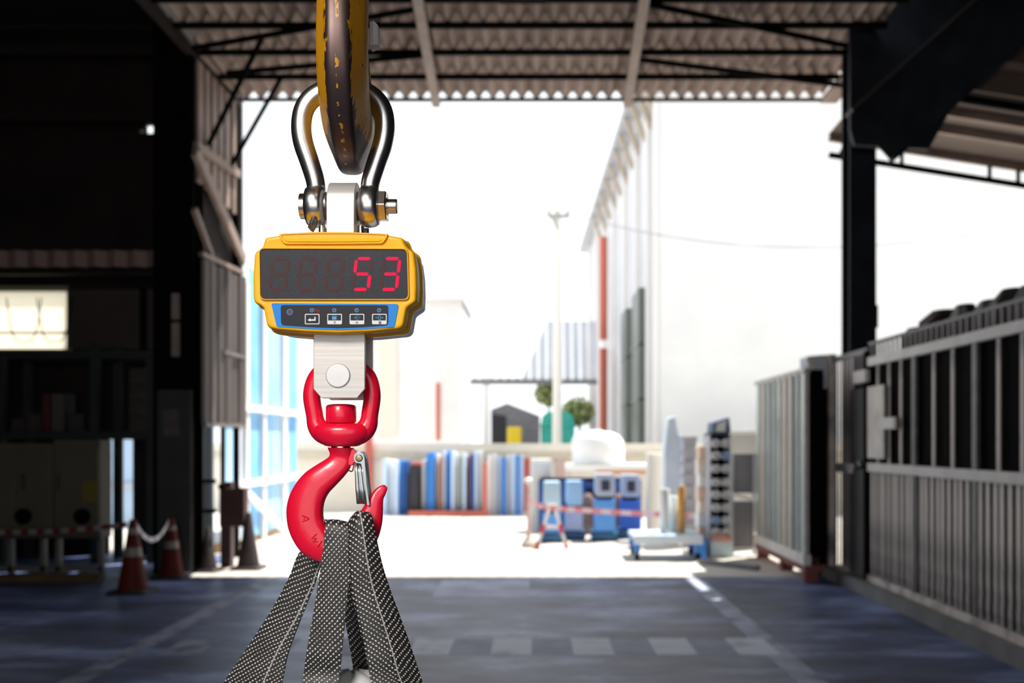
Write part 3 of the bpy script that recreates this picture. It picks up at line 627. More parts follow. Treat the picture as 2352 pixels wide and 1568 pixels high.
# ---- webbing slings
def web_mat(name, flip, ridge=None):
    m = bpy.data.materials.new(name); m.use_nodes = True; nt = m.node_tree; N = nt.nodes; L = nt.links; p = N['Principled BSDF']
    def mth(op, a, c=None, d=None):
        n = N.new('ShaderNodeMath'); n.operation = op
        for i, q_ in enumerate((a, c, d)):
            if q_ is None: continue
            if isinstance(q_, (int, float)): n.inputs[i].default_value = q_
            else: L.new(q_, n.inputs[i])
        return n.outputs[0]
    tc = N.new('ShaderNodeTexCoord'); sx = N.new('ShaderNodeSeparateXYZ'); L.new(tc.outputs['UV'], sx.inputs[0])
    nz = N.new('ShaderNodeTexNoise'); nz.inputs['Scale'].default_value = 70; L.new(tc.outputs['UV'], nz.inputs['Vector'])
    wob = mth('MULTIPLY', mth('SUBTRACT', nz.outputs['Fac'], .5), .003)
    u = mth('ADD', sx.outputs[0], wob); v = mth('ADD', sx.outputs[1], wob)
    if flip == 0: u = mth('ABSOLUTE', u)
    s = 1 if flip >= 0 else -1
    r = mth('ADD', mth('MULTIPLY', v, math.cos(.75)*s), mth('MULTIPLY', u, math.sin(.75)))
    t = mth('SUBTRACT', mth('MULTIPLY', v, math.sin(.75)), mth('MULTIPLY', u, math.cos(.75)*s))
    rf = mth('SUBTRACT', mth('FRACT', mth('DIVIDE', r, .0055)), .5); tf = mth('SUBTRACT', mth('FRACT', mth('DIVIDE', t, .0036)), .5)
    d = mth('SQRT', mth('ADD', mth('MULTIPLY', mth('MULTIPLY', rf, rf), 3.2), mth('MULTIPLY', mth('MULTIPLY', tf, tf), 1.3)))
    mr = N.new('ShaderNodeMapRange'); mr.inputs[1].default_value = .44; mr.inputs[2].default_value = .24; L.new(d, mr.inputs[0])
    n3 = N.new('ShaderNodeTexNoise'); n3.inputs['Scale'].default_value = 45; n3.inputs['Detail'].default_value = 3; L.new(tc.outputs['UV'], n3.inputs['Vector'])
    dot = mth('MULTIPLY', mr.outputs[0], mth('MULTIPLY_ADD', n3.outputs['Fac'], 1.5, .15))
    if ridge is not None:
        rd = mth('LESS_THAN', mth('ABSOLUTE', mth('SUBTRACT', sx.outputs[0], ridge)), .0008); dot = mth('MAXIMUM', dot, mth('MULTIPLY', rd, .55))
    # fibres between the bright picks
    fb = N.new('ShaderNodeTexNoise'); fb.inputs['Scale'].default_value = 900; mp = N.new('ShaderNodeMapping'); mp.inputs['Scale'].default_value = (1,.15,1); L.new(tc.outputs['UV'], mp.inputs[0]); L.new(mp.outputs[0], fb.inputs['Vector'])
    rp = N.new('ShaderNodeValToRGB'); rp.color_ramp.elements[0].color = (.004,.004,.004,1); rp.color_ramp.elements[1].color = (.045,.040,.037,1); rp.color_ramp.elements[0].position = .35; rp.color_ramp.elements[1].position = .8; L.new(fb.outputs['Fac'], rp.inputs[0])
    mx = N.new('ShaderNodeMix'); mx.data_type = 'RGBA'; mx.clamp_factor = True; L.new(dot, mx.inputs[0]); L.new(rp.outputs[0], mx.inputs[6]); mx.inputs[7].default_value = (.80,.76,.70,1)
    L.new(mx.outputs[2], p.inputs['Base Color']); p.inputs['Roughness'].default_value = .5
    bp = N.new('ShaderNodeBump'); bp.inputs['Strength'].default_value = .8; bp.inputs['Distance'].default_value = .0012; L.new(mr.outputs[0], bp.inputs['Height']); L.new(bp.outputs[0], p.inputs['Normal'])
    return m
def ribbon(name, rows, mat, parent, th=.0028, fold=0, n=14, sub=8):
    """rows: (left px, left py, right px, right py, depth of left, depth of right)"""
    rs = spline(rows, sub); loops = []; uvs = []; vv = 0; prev = None
    for lx, ly, rx, ry, yl_, yr_ in rs:
        A = W(lx, ly, yl_); C = W(rx, ry, yr_); mid = (A+C)/2
        if prev is not None: vv += (mid-prev).length
        prev = mid
        uvs.append(((C-A).length, vv)); loops.append((A, C))
    b = B(); L = []; cols = n+1
    def pt(i, j, side):
        A, C = loops[i]; t = j/n; A2, C2 = loops[min(i+1,len(loops)-1)]; A1, C1 = loops[max(i-1,0)]
        al = ((A2+C2)-(A1+C1)).normalized(); nn = (C-A).cross(al).normalized()
        if nn.y > 0: nn = -nn
        s = fold*(1-abs(2*t-1)**1.5) if fold else 0
        return A+(C-A)*t+nn*(s+side*th/2)
    base = len(b.v)
    for i in range(len(loops)):
        for side in (1, -1):
            for j in range(cols): b.v.append(pt(i, j, side))
    def vid(i, side, j): return i*cols*2+(0 if side == 1 else cols)+j
    def uvq(i, j, i2, j2):
        def g(i_, j_): w_, v_ = uvs[i_]; return ((j_/n-.5)*w_, v_)
        return (g(i,j), g(i,j2), g(i2,j2), g(i2,j))
    for i in range(len(loops)-1):
        for j in range(n):
            for side in (1, -1):
                b.uv[len(b.f)] = uvq(i, j, i+1, j+1); b.face((vid(i,side,j), vid(i,side,j+1), vid(i+1,side,j+1), vid(i+1,side,j)))
        for j in (0, n):
            b.uv[len(b.f)] = uvq(i, j, i+1, j); b.face((vid(i,1,j), vid(i,-1,j), vid(i+1,-1,j), vid(i+1,1,j)))
    return build(name, b, mat, parent, smooth=70)
WEB1 = web_mat('dark_webbing_twill', 1); WEB2 = web_mat('dark_webbing_herringbone', 0, .002); WEB3 = web_mat('dark_webbing_back', 1, .014)
s1 = thing('webbing_sling', 'black and white woven webbing sling, left one over the red hook', 'sling', tuple(W(700,1560,YS)))
ribbon('webbing', [(748,1234,800,1226,YS+.024,YS+.024),(745,1206,803,1208,YS+.006,YS+.006),(746,1194,806,1203,YS-.014,YS-.014),(747,1206,808,1208,YS-.027,YS-.026),(743,1255,809,1235,YS-.031,YS-.030),(734,1320,806,1300,YS-.034,YS-.033),(718,1420,795,1400,YS-.036,YS-.036),(704,1500,786,1490,YS-.038,YS-.038),(693,1575,778,1572,YS-.042,YS-.042),(668,1680,760,1680,YS-.10,YS-.10),(650,1745,745,1748,YS-.14,YS-.14),(650,2050,745,2050,YS-.205,YS-.205)], WEB1, s1, fold=.002)
ribbon('webbing', [(750,1228,790,1222,YS+.010,YS+.012),(738,1240,782,1240,YS+.028,YS+.028),(718,1262,768,1275,YS+.034,YS+.034),(688,1268,740,1296,YS+.035,YS+.034),(664,1325,722,1345,YS+.037,YS+.036),(624,1400,692,1420,YS+.04,YS+.036),(566,1490,662,1500,YS+.045,YS+.036),(505,1580,640,1590,YS+.05,YS+.036),(430,1690,580,1700,YS+.07,YS+.05),(380,1760,530,1770,YS+.09,YS+.07),(300,1900,450,1905,YS+.115,YS+.10)], WEB3, s1, fold=.003)
s2 = thing('webbing_sling', 'black and white woven webbing sling with pale ridge, right one over the red hook', 'sling', tuple(W(880,1560,YS)))
ribbon('webbing', [(800,1226,850,1232,YS+.020,YS+.020),(801,1208,850,1205,YS+.004,YS+.004),(802,1196,850,1180,YS-.016,YS-.012),(800,1205,856,1190,YS-.030,YS-.026),(799,1235,864,1230,YS-.034,YS-.028),(800,1290,877,1290,YS-.038,YS-.028),(808,1360,895,1350,YS-.040,YS-.026),(826,1440,926,1435,YS-.044,YS-.026),(842,1510,952,1510,YS-.048,YS-.026),(856,1580,976,1585,YS-.054,YS-.026),(880,1690,1010,1690,YS-.10,YS-.06),(895,1760,1030,1760,YS-.13,YS-.09),(905,2000,1040,2000,YS-.19,YS-.16)], WEB2, s2, fold=.007)
ribbon('webbing', [(800,1222,848,1214,YS+.012,YS+.012),(796,1240,842,1236,YS+.026,YS+.026),(790,1300,832,1300,YS+.03,YS+.03),(786,1380,832,1380,YS+.034,YS+.034),(796,1440,842,1440,YS+.04,YS+.04),(808,1510,862,1510,YS+.048,YS+.048),(818,1575,880,1575,YS+.055,YS+.055),(850,1690,930,1690,YS+.09,YS+.09),(880,1770,970,1770,YS+.12,YS+.12),(890,1900,985,1900,YS+.215,YS+.215)], WEB1, s2)
# ---- bag hanging in the slings, only its gathered neck shows
bx, bz = PX(812,YS+.02), PZ(1543,YS+.02)
b = B()
prof = [(0,.006),(-.004,.022),(-.012,.034),(-.03,.045),(-.06,.06),(-.10,.10),(-.14,.17),(-.20,.23),(-.35,.27),(-.8,.29),(-1.1,.28),(-bz+.003,.22)]
b.loft([[(bx+r*math.cos(a)*(1+.10*math.sin(7*a)*(r < .12))*(1.15 if r < .06 else 1), YS+.02+r*math.sin(a)*(1+.08*math.cos(5*a)*(r < .12)), bz+h+(.004*math.sin(5*a) if r < .05 else 0)) for a in [2*math.pi*k/36 for k in range(36)]] for h, r in prof])
tag(build('lifting_bag', b, M('white_woven_bag', (.62,.63,.63), (.72,.72,.72), rough=.6, scale=25, bump=.3), loc=(bx, YS+.02, 0), smooth=60), 'pale grey wrapped bag whose top peeps between the slings', 'bag')
# ================================================================ INDOORS
# ---- fill lamp added unseen behind the camera to brighten the hoist line
fl = thing('fill_lamp', 'added fill lamp on a pole, out of view behind the camera', 'lamp', (-.95, -1.37, 3.5))
LP = Vector((-.95, -1.25, 3.25)); tgt = Vector((-.22, 1.15, 1.75))
b = B(); b.cyl((LP.x, LP.y-.12, LP.z+.25), (LP.x, LP.y-.12, 7.195), .02, 10); build('pole', b, BLK, fl)
dirl = (tgt-LP).normalized(); qd = dirl.to_track_quat('-Z', 'Y')
b = B()
for x0, x1, y0, y1 in ((-.55,.55,-.40,-.37),(-.55,.55,.37,.40),(-.55,-.52,-.40,.40),(.52,.55,-.40,.40)): b.box(x0, x1, y0, y1, -.02, .12)
b.box(-.55, .55, -.40, .40, .10, .12); b.box(-.05, .05, -.1, .1, .12, .3); b.v = [qd @ v+LP for v in b.v]; build('lamp_housing', b, BLK, fl)
al = bpy.data.lights.new('fill_light', 'AREA'); al.shape = 'RECTANGLE'; al.size = 1.0; al.size_y = .7; al.energy = LAMP_POWER; al.color = (1, .95, .90)
lo_ = bpy.data.objects.new('fill_light', al); COL.objects.link(lo_); lo_.location = LP+dirl*.03; lo_.rotation_euler = qd.to_euler()

for hx, hy, pw, nm in ((.5, 6.6, 290, 'right'), (-2.4, 3.4, 45, 'left')):  # overhead lamps added out of view to brighten the gate and floor
    hl = thing('roof_fill_lamp', 'round fill lamp added under the hall roof, %s one' % nm, 'lamp', (hx, hy, 6.2), 'added roof fill lamps')
    b = B(); b.lathe([(0,.26),(.02,.262),(.14,.15),(.22,.09),(.22,.088),(.14,.145),(.02,.255),(0,.255)], (hx, hy, 6.2), n=28); build('shade', b, M('lamp_shade_grey', (.35,.35,.36), rough=.4, metal=.6), hl, smooth=40)
    b = B(); b.cyl((hx, hy, 6.42), (hx, hy, 7.195), .025, 10); build('stem', b, BLK, hl)
    hd = bpy.data.lights.new('roof_fill_light', 'AREA'); hd.shape = 'DISK'; hd.size = .42; hd.energy = pw; hd.color = (.90, .95, 1)
    ho = bpy.data.objects.new('roof_fill_light', hd); COL.objects.link(ho); ho.location = (hx, hy, 6.21)

# ---- slatted steel gate along the right
GALV = M('dull_galvanised', (.78,.69,.63), (.22,.195,.19), rough=.5, metal=.05, scale=2.6, stretch=(1,1,.8), lo=.46, hi=.66)
PALE = M('pale_rail', (.86,.81,.76), (.74,.69,.65), rough=.5, scale=4)
XG = 3.5
kb = B().box(3.38, 3.62, 4.5, 11.85, 0, .13); S(build('kerb', kb, M('grey_kerb', (.20,.195,.19), (.27,.26,.25), rough=.8, scale=3)))
gt = thing('slat_gate', 'long grey steel slat gate with pale rails along the right side', 'gate', (XG, 8, .13))
b = B().box(XG-.03, XG+.03, 4.6, 10.45, 2.38, 2.47); build('top_rail', b, PALE, gt, bevel=.005)
b = B().box(XG-.03, XG+.03, 4.6, 10.45, 1.28, 1.37); build('middle_rail', b, PALE, gt, bevel=.005)
b = B().box(XG-.03, XG+.03, 4.6, 10.45, .13, .20); build('bottom_rail', b, GALV, gt, bevel=.005)
b = B().box(XG+.03, XG+.045, 4.6, 11.0, .14, 2.40); build('backing_sheet', b, BLK, gt)
sl_ = None
y = 10.38
k = 0
while y > 4.7:
    if sl_ is None:
        b = B().box(XG-.004, XG+.004, y-.031, y+.031, .20, 1.285); sl_ = build('slat', b, GALV, gt); ys0 = y
    else: rep(sl_, (.004*((k*7) % 3-1), y-ys0, 0))
    y -= .121; k += 1
tp = None; y = 10.38
while y > 4.7:
    if tp is None: b = B().box(XG-.01, XG+.01, y-.016, y+.016, 2.47, 2.60); tp = build('picket', b, M('dull_brown_picket', (.13,.11,.105), (.2,.17,.16), rough=.5), gt); yt0 = y
    else: rep(tp, (0, y-yt0, 0))
    y -= .121
b = B().box(XG-.015, XG+.015, 4.6, 10.45, 2.60, 2.63); build('picket_rail', b, MATS['dull_brown_picket'], gt)
ub = None
for i, y in enumerate((10.2, 9.88, 9.56, 9.19, 8.77, 8.37, 7.94, 7.54, 7.17, 6.8, 6.4, 6.0, 5.6)):
    w_ = .022
    if ub is None: b = B().box(XG-.006, XG+.006, y-w_, y+w_, 1.37, 2.38); ub = build('bar', b, GALV, gt); yu = y
    else: rep(ub, (0, y-yu, 0))
for y in (9.20, 7.92, 6.4):
    b = B().box(XG-.02, XG+.01, y-.04, y+.04, .13, 2.42); build('post', b, M('grey_post', (.09,.085,.09), (.15,.14,.14), rough=.45, metal=.3), gt)
b = B().box(XG-.05, XG-.03, YX(2040,XG), YX(2003,XG), 1.42, 2.16); lk_ = build('lock_plate', b, M('cream_plate', (.88,.82,.75), (.70,.63,.58), rough=.5, scale=6), gt, bevel=.004)
b = B().box(XG-.06, XG-.03, YX(2068,XG), YX(2040,XG), PZ(985,9.7), PZ(958,9.7)); build('latch_bar', b, PALE, gt, bevel=.004)
b = B(); b.lathe([(-.05,.02),(-.045,.035),(0,.035)], (XG-.05, YX(1992,XG), 1.36), 'X', 14); build('door_knob', b, DKSTEEL, gt, smooth=40)
g2 = thing('slat_gate', 'narrow slatted side panel at the far end of the long gate', 'gate', (XG, 11.4, .13))
b = B().box(XG-.05, XG+.03, 11.72, 11.80, .13, 2.62); build('post', b, GALV, g2)
b = B().box(XG-.03, XG+.03, 10.47, 10.56, .13, 2.55); build('post', b, BLK, g2)
s0 = None
for i in range(6):
    y = 11.62-i*.118
    if s0 is None: b = B().box(XG-.004, XG+.004, y-.030, y+.030, .16, 2.52); s0 = build('slat', b, GALV, g2); y_0 = y
    else: rep(s0, (0, y-y_0, 0))
b = B().box(XG-.035, XG-.01, 10.56, 11.0, .16, 1.30); build('lower_door_panel', b, M('charcoal_panel', (.045,.042,.045), (.06,.056,.058), rough=.5, scale=3), g2)
b = B().box(XG-.035, XG-.01, 10.56, 11.0, 1.36, 2.16); build('upper_door_panel', b, MATS['charcoal_panel'], g2)
b = B().box(XG-.06, XG-.01, YX(1966,XG), YX(1935,XG), PZ(1086,11), PZ(1064,11)); build('hinge', b, PALE, g2, bevel=.004)
b = B().box(XG-.06, XG-.01, YX(2000,XG), YX(1972,XG), PZ(880,10.7), PZ(852,10.7)); build('hinge', b, PALE, g2, bevel=.004)
p0 = None
for i in range(5):
    y = 10.96-i*.095
    if p0 is None: b = B().box(XG-.01, XG+.01, y-.016, y+.016, 2.2, 2.56); p0 = build('picket', b, MATS['dull_brown_picket'], g2); y_0 = y
    else: rep(p0, (0, y-y_0, 0))
b = B().box(XG-.02, XG+.02, 10.47, 11.8, 2.52, 2.58); build('top_rail', b, MATS['grey_post'], g2)
# ---- dark steel skip behind the gate with scrap on top
sk = thing('storage_bin', 'tall black steel bin standing behind the slat gate', 'bin', (4.3, 8.5, 0))
b = B().box(3.62, 5.4, 5.0, 11.3, .1, 2.45); build('bin_body', b, BLK, sk)
b = B(); b.box(3.66, 5.36, 5.2, 5.4, 0, .1); build('skid', b, BLK, sk); b = B(); b.box(3.66, 5.36, 10.9, 11.1, 0, .1); build('skid', b, BLK, sk)
for i, (px0, px1, py0, py1, y_) in enumerate(((2068,2150,752,790,9.9),(2100,2235,712,762,9.3),(2180,2262,700,745,8.8),(2240,2300,690,730,8.3),(2272,2352,664,715,8.0),(2330,2420,655,715,7.6))):
    x0, x1, z1 = PX(px0,y_), PX(px1,y_), PZ(py0,y_)
    b = B(); c = Vector(((x0+x1)/2, y_, 2.45)); hw = (x1-x0)/2*.8; hgt = z1-2.45
    lp0 = [(c.x+hw*math.cos(a)*(1+.15*math.sin(3*a+i)), c.y+.22*math.sin(a)*(1+.1*math.cos(2*a+i))) for a in [2*math.pi*t/9 for t in range(9)]]
    b.loft([[(x, y, 2.452) for x, y in lp0], [(c.x+(x-c.x)*.98, y, 2.45+hgt*(.62+.12*math.sin(i+x*30))) for x, y in lp0], [(c.x+(x-c.x)*.55+.03*math.sin(i*2), c.y+(y-c.y)*.5, 2.45+hgt) for x, y in lp0]])
    tag(build('scrap_bundle', b, M('dark_scrap', (.02,.016,.015), (.10,.075,.065), rough=.6, scale=5), loc=(c.x, c.y, 2.45)), ['low brown scrap bundle on the bin nearest the column','wide dark scrap bundle behind the pickets of the gate','jagged scrap bundle second highest above the gate','small scrap bundle wedged between two higher ones above the gate','tall dark scrap bundle rising above the gate at the right','scrap bundle at the right end, cut by the picture edge'][i], 'scrap', 'scrap bundles on the bin')
# ---- black post with sloping hood beside the gate
bp_ = thing('gate_post', 'black boxy gate post with grey sloping hood beside the slat gate', 'post', (3.32, 11.9, 0))
b = B().box(PX(1858,11.9), PX(1902,11.9), 11.85, 12.15, 0, PZ(890,11.9)); build('post_box', b, BLK, bp_)
b = B(); b.loft([[(PX(1858,11.85),11.82,PZ(900,11.85)),(PX(1905,11.85),11.82,PZ(890,11.85)),(PX(1905,11.85),12.2,PZ(890,11.85)),(PX(1858,11.85),12.2,PZ(900,11.85))],[(PX(1855,11.85),11.82,PZ(818,11.85)),(PX(1905,11.85),11.82,PZ(814,11.85)),(PX(1905,11.85),12.2,PZ(814,11.85)),(PX(1855,11.85),12.2,PZ(818,11.85))]]); build('hood', b, M('blue_grey_hood', (.55,.60,.70), (.62,.66,.76), rough=.5), bp_)
b = B(); b.obox(W(1856,820,11.8), W(1876,898,11.8), .03, .05, up=(1,0,0)); build('hood_edge', b, PALE, bp_)
for py in (1118, 1188):
    b = B().box(PX(1862,11.84), PX(1890,11.84), 11.82, 11.85, PZ(py+9,11.84), PZ(py-9,11.84)); build('reflector_band', b, M('white_band', (.6,.58,.55), rough=.4), bp_)
for px in (1868, 1878):
    b = B().box(PX(px-2,11.84), PX(px+2,11.84), 11.84, 11.85, .1, PZ(1130,11.84)); build('hazard_stripe', b, M('dull_yellow_stripe', (.20,.13,.03), rough=.5), bp_)
# ---- raised metal crate panelled in pale sheet
ct = thing('panelled_crate', 'tall pale green panelled crate on a rusty red base by the gate', 'crate', (3.2, 12.5, 0))
xa, yn, yf = 3.03, 11.2, 13.75
GL = M('pale_green_panel', (.34,.46,.46), (.62,.70,.66), rough=.25, scale=1.2, stretch=(1,2.5,.3), metal=.2)
n_ = 9
for i in range(n_):
    y0_, y1_ = yn+(yf-yn)*i/n_, yn+(yf-yn)*(i+1)/n_
    b = B().box(xa, xa+.02, y0_+.02, y1_-.02, .30, 2.36); build('panel', b, [GL, M('beige_panel', (.62,.56,.48), (.45,.42,.38), rough=.35, scale=1.5, stretch=(1,2,.3)), M('slate_teal_panel', (.16,.22,.23), (.30,.38,.40), rough=.3, scale=1.2, stretch=(1,2,.3))][(i*5+i//3) % 3], ct)
    b = B().box(xa-.02, xa+.03, y0_-.022, y0_+.022, .28, 2.40); build('rib', b, M('grey_green_rib', (.62,.58,.52), (.5,.48,.44), rough=.45), ct)
b = B().box(xa-.03, xa+.05, yn-.03, yf+.03, .2, .32); build('sill_beam', b, PALE, ct)
b = B().box(xa-.02, xa+.04, yn-.03, yf+.03, 2.36, 2.42); build('top_beam', b, MATS['grey_green_rib'], ct)
b = B().box(xa+.05, xa+.2, yn, yf, .3, 2.4); build('core', b, BLK, ct)
RUST = M('red_oxide', (.28,.07,.055), (.2,.05,.045), rough=.6, scale=4)
b = B().box(xa-.01, xa+.2, yn, yf, .12, .2); build('base_beam', b, RUST, ct)
for y in (yn+.05, yn+1.1, yf-.15):
    b = B().box(xa, xa+.15, y, y+.12, 0, .12); build('foot', b, RUST, ct)

# ---- left bay: machine cabinet, rack, ladder frame, cones and tape
mc = thing('machine_cabinet', 'beige machine cabinet with yellow sticker in the dark left bay', 'cabinet', (-5.7, 11.6, 0))
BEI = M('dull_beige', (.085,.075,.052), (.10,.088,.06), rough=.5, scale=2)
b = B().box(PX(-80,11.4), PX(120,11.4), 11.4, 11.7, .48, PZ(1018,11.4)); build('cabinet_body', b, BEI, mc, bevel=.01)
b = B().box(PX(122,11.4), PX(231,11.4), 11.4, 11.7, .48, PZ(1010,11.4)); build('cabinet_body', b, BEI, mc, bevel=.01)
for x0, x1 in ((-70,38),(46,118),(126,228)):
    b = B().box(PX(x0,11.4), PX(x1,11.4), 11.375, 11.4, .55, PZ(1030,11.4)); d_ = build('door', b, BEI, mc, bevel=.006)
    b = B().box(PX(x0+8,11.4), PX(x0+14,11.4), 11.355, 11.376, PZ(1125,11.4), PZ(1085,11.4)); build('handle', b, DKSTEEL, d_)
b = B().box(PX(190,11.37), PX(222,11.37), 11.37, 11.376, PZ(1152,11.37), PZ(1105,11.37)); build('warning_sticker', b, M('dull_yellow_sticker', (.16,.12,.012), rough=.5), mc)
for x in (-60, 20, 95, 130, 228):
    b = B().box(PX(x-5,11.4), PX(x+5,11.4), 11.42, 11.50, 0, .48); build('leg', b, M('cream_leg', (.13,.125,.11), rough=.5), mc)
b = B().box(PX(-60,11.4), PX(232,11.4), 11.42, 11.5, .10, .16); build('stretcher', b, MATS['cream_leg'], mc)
for px, py, nm in ((55,1185,'dark valve wheel on the left of the beige cabinet'),(190,1185,'dark valve wheel under the yellow sticker')):
    c = W(px, py, 11.33); b = B(); b.lathe([(0,.03),(-.05,.03),(-.05,.09),(-.09,.09),(-.09,.02)], c+Vector((0,.045,0)), 'Y', 16); v_ = build('valve_wheel', b, BLK, mc, smooth=40); v_['label'] = nm
b = B().box(-6.1, -4.95, 11.25, 11.36, 0, .09); tag(build('floor_beam', b, M('dull_timber', (.11,.075,.03), (.08,.05,.02), rough=.7), loc=(-5.5,11.3,0)), 'brown timber beam lying on the floor before the beige cabinet', 'timber')
rk = thing('storage_rack', 'tall dark green pallet rack against the back wall of the left bay', 'rack', (-6, 13.3, 0))
GRN = M('dark_green_rack', (.016,.024,.020), (.024,.033,.028), rough=.5, scale=3)
for px in (8, 224, 352):
    for y in (13.05, 13.75):
        b = B().box(PX(px-9,13.1), PX(px+9,13.1), y-.05, y+.05, 0, PZ(806 if px != 224 else 786,13.1)); build('upright', b, GRN, rk)
for py in (815, 1000):
    for y in (13.05, 13.75):
        b = B().box(PX(8,13.1), PX(352,13.1), y-.03, y+.03, PZ(py+9,13.1), PZ(py-9,13.1)); build('beam', b, GRN, rk)
zs = PZ(991,13.1)
b = B().box(PX(8,13.1), PX(352,13.1), 13.05, 13.75, zs-.012, zs+.003); build('shelf', b, BLK, rk)
cols = [(.035,.03,.03),(.10,.012,.014),(.09,.085,.08),(.05,.035,.03),(.04,.04,.045)]
for i, (x0, x1, pt_) in enumerate(((30,62,962),(66,98,950),(102,118,905),(122,150,905),(160,195,950))):
    c_ = cols[[0,3,1,2,4][i]]
    b = B().box(PX(x0,13.2), PX(x1,13.2), 13.15, 13.5, zs+.005, PZ(pt_,13.2)); o_ = tag(build('rack_carton', b, M('carton_%d' % i, c_, rough=.7), loc=(PX(x0,13.2),13.2,zs), bevel=.008), ['low charcoal carton at the left of the rack shelf','brown carton beside the red carton on the rack','narrow dark red carton on the rack shelf','pale grey carton beside the red carton on the rack','dark grey carton next to the middle rack upright'][i], 'carton', 'cartons on the rack')
zz = zs+.005
for i, hgt in enumerate((.22,.2,.22,.2)):
    b = B().box(PX(300,13.2), PX(345,13.2), 13.15, 13.55, zz, zz+hgt-.006); b.box(PX(312,13.2), PX(333,13.2), 13.14, 13.15, zz+.06, zz+.12); zz += hgt
    tag(build('parts_bin', b, M('brown_bin', (.04,.032,.028), (.06,.05,.045), rough=.6, scale=8), loc=(PX(300,13.2),13.2,zz-hgt), bevel=.006), ['bottom','second','third','topmost'][i]+' brown parts bin of the stack by the right rack upright', 'bin', 'stacked parts bins')
# traffic cones
def cone(px, pyb, pyt, cat_label, dark=False, stripes=((.50,.62),(.80,.88))):
    Y = EYE*FP/(pyb-CY); x = PX(px, Y); h = PZ(pyt, Y)
    t = thing('traffic_cone', cat_label, 'cone', (x, Y, 0), 'traffic cones')
    cm = M('orange_cone', (.11,.012,.008), (.085,.010,.007), rough=.6, scale=6, spec=.2) if not dark else M('dark_cone', (.030,.020,.022), rough=.5)  # darkened cone colours carry the shade of their backlit side
    r0, r1 = h*.20, h*.045
    def R_(f): return r0+(r1-r0)*f
    b = B(); b.lathe([(.035,r0),(h*.97,R_(.97)),(h,R_(1)*.6)], (x, Y, 0), n=24); build('body', b, cm, t, smooth=40)
    b = B(); w_ = r0*1.35; b.loft([[(x+px_*s_, Y+py_*s_, z) for px_, py_ in rpoly([(-w_,-w_),(w_,-w_),(w_,w_),(-w_,w_)], .04, 3)] for z, s_ in ((0,1),(.025,1),(.038,.9))]); build('base', b, cm if dark else M('dark_rubber', (.02,.018,.018), rough=.7), t)
    for a_, c_ in stripes:
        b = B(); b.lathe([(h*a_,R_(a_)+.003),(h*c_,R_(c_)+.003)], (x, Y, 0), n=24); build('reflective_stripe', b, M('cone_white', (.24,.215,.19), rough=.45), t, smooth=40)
    return x, Y, h
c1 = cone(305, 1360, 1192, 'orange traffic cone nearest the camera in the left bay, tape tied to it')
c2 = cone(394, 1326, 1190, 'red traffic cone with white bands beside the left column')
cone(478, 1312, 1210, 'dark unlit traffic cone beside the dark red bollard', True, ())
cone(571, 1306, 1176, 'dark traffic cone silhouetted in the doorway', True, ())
def tape_mat(name, ca, cb, n):
    m = bpy.data.materials.new(name); m.use_nodes = True; nt = m.node_tree; N = nt.nodes; L = nt.links; p = N['Principled BSDF']
    tc = N.new('ShaderNodeTexCoord'); sx = N.new('ShaderNodeSeparateXYZ'); L.new(tc.outputs['UV'], sx.inputs[0])
    a = N.new('ShaderNodeMath'); a.operation = 'MULTIPLY'; a.inputs[1].default_value = n; L.new(sx.outputs[1], a.inputs[0])
    f = N.new('ShaderNodeMath'); f.operation = 'FRACT'; L.new(a.outputs[0], f.inputs[0])
    g = N.new('ShaderNodeMath'); g.operation = 'GREATER_THAN'; g.inputs[1].default_value = .5; L.new(f.outputs[0], g.inputs[0])
    mx = N.new('ShaderNodeMix'); mx.data_type = 'RGBA'; mx.inputs[6].default_value = (*ca, 1); mx.inputs[7].default_value = (*cb, 1); L.new(g.outputs[0], mx.inputs[0]); L.new(mx.outputs[2], p.inputs['Base Color']); p.inputs['Roughness'].default_value = .35
    return m
def tape(name, pts, w, mat, label):
    b = B(); loops = []
    for p in pts: p = Vector(p); loops.append([p+Vector((0,-.001,-w/2)), p+Vector((0,-.001,w/2)), p+Vector((0,.001,w/2)), p+Vector((0,.001,-w/2))])
    b.loft(loops, uv=True); return tag(build(name, b, mat, loc=tuple(pts[0])), label, 'tape')
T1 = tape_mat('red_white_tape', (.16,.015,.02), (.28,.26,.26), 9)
A = Vector((c1[0], c1[1], c1[2]*.93)); C = Vector((c2[0], c2[1], c2[2]*.95)); sag = .19
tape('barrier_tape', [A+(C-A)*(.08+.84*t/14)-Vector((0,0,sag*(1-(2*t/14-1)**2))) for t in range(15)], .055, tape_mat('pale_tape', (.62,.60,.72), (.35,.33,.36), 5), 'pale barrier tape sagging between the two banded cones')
C0 = W(-30, 1222, 11.0)
tape('barrier_tape', [A+Vector((-.06,0,.0))+(C0-A)*(t/10)-Vector((0,0,.03*(1-(2*t/10-1)**2))) for t in range(11)], .05, T1, 'red and white barrier tape running left from the nearest cone')
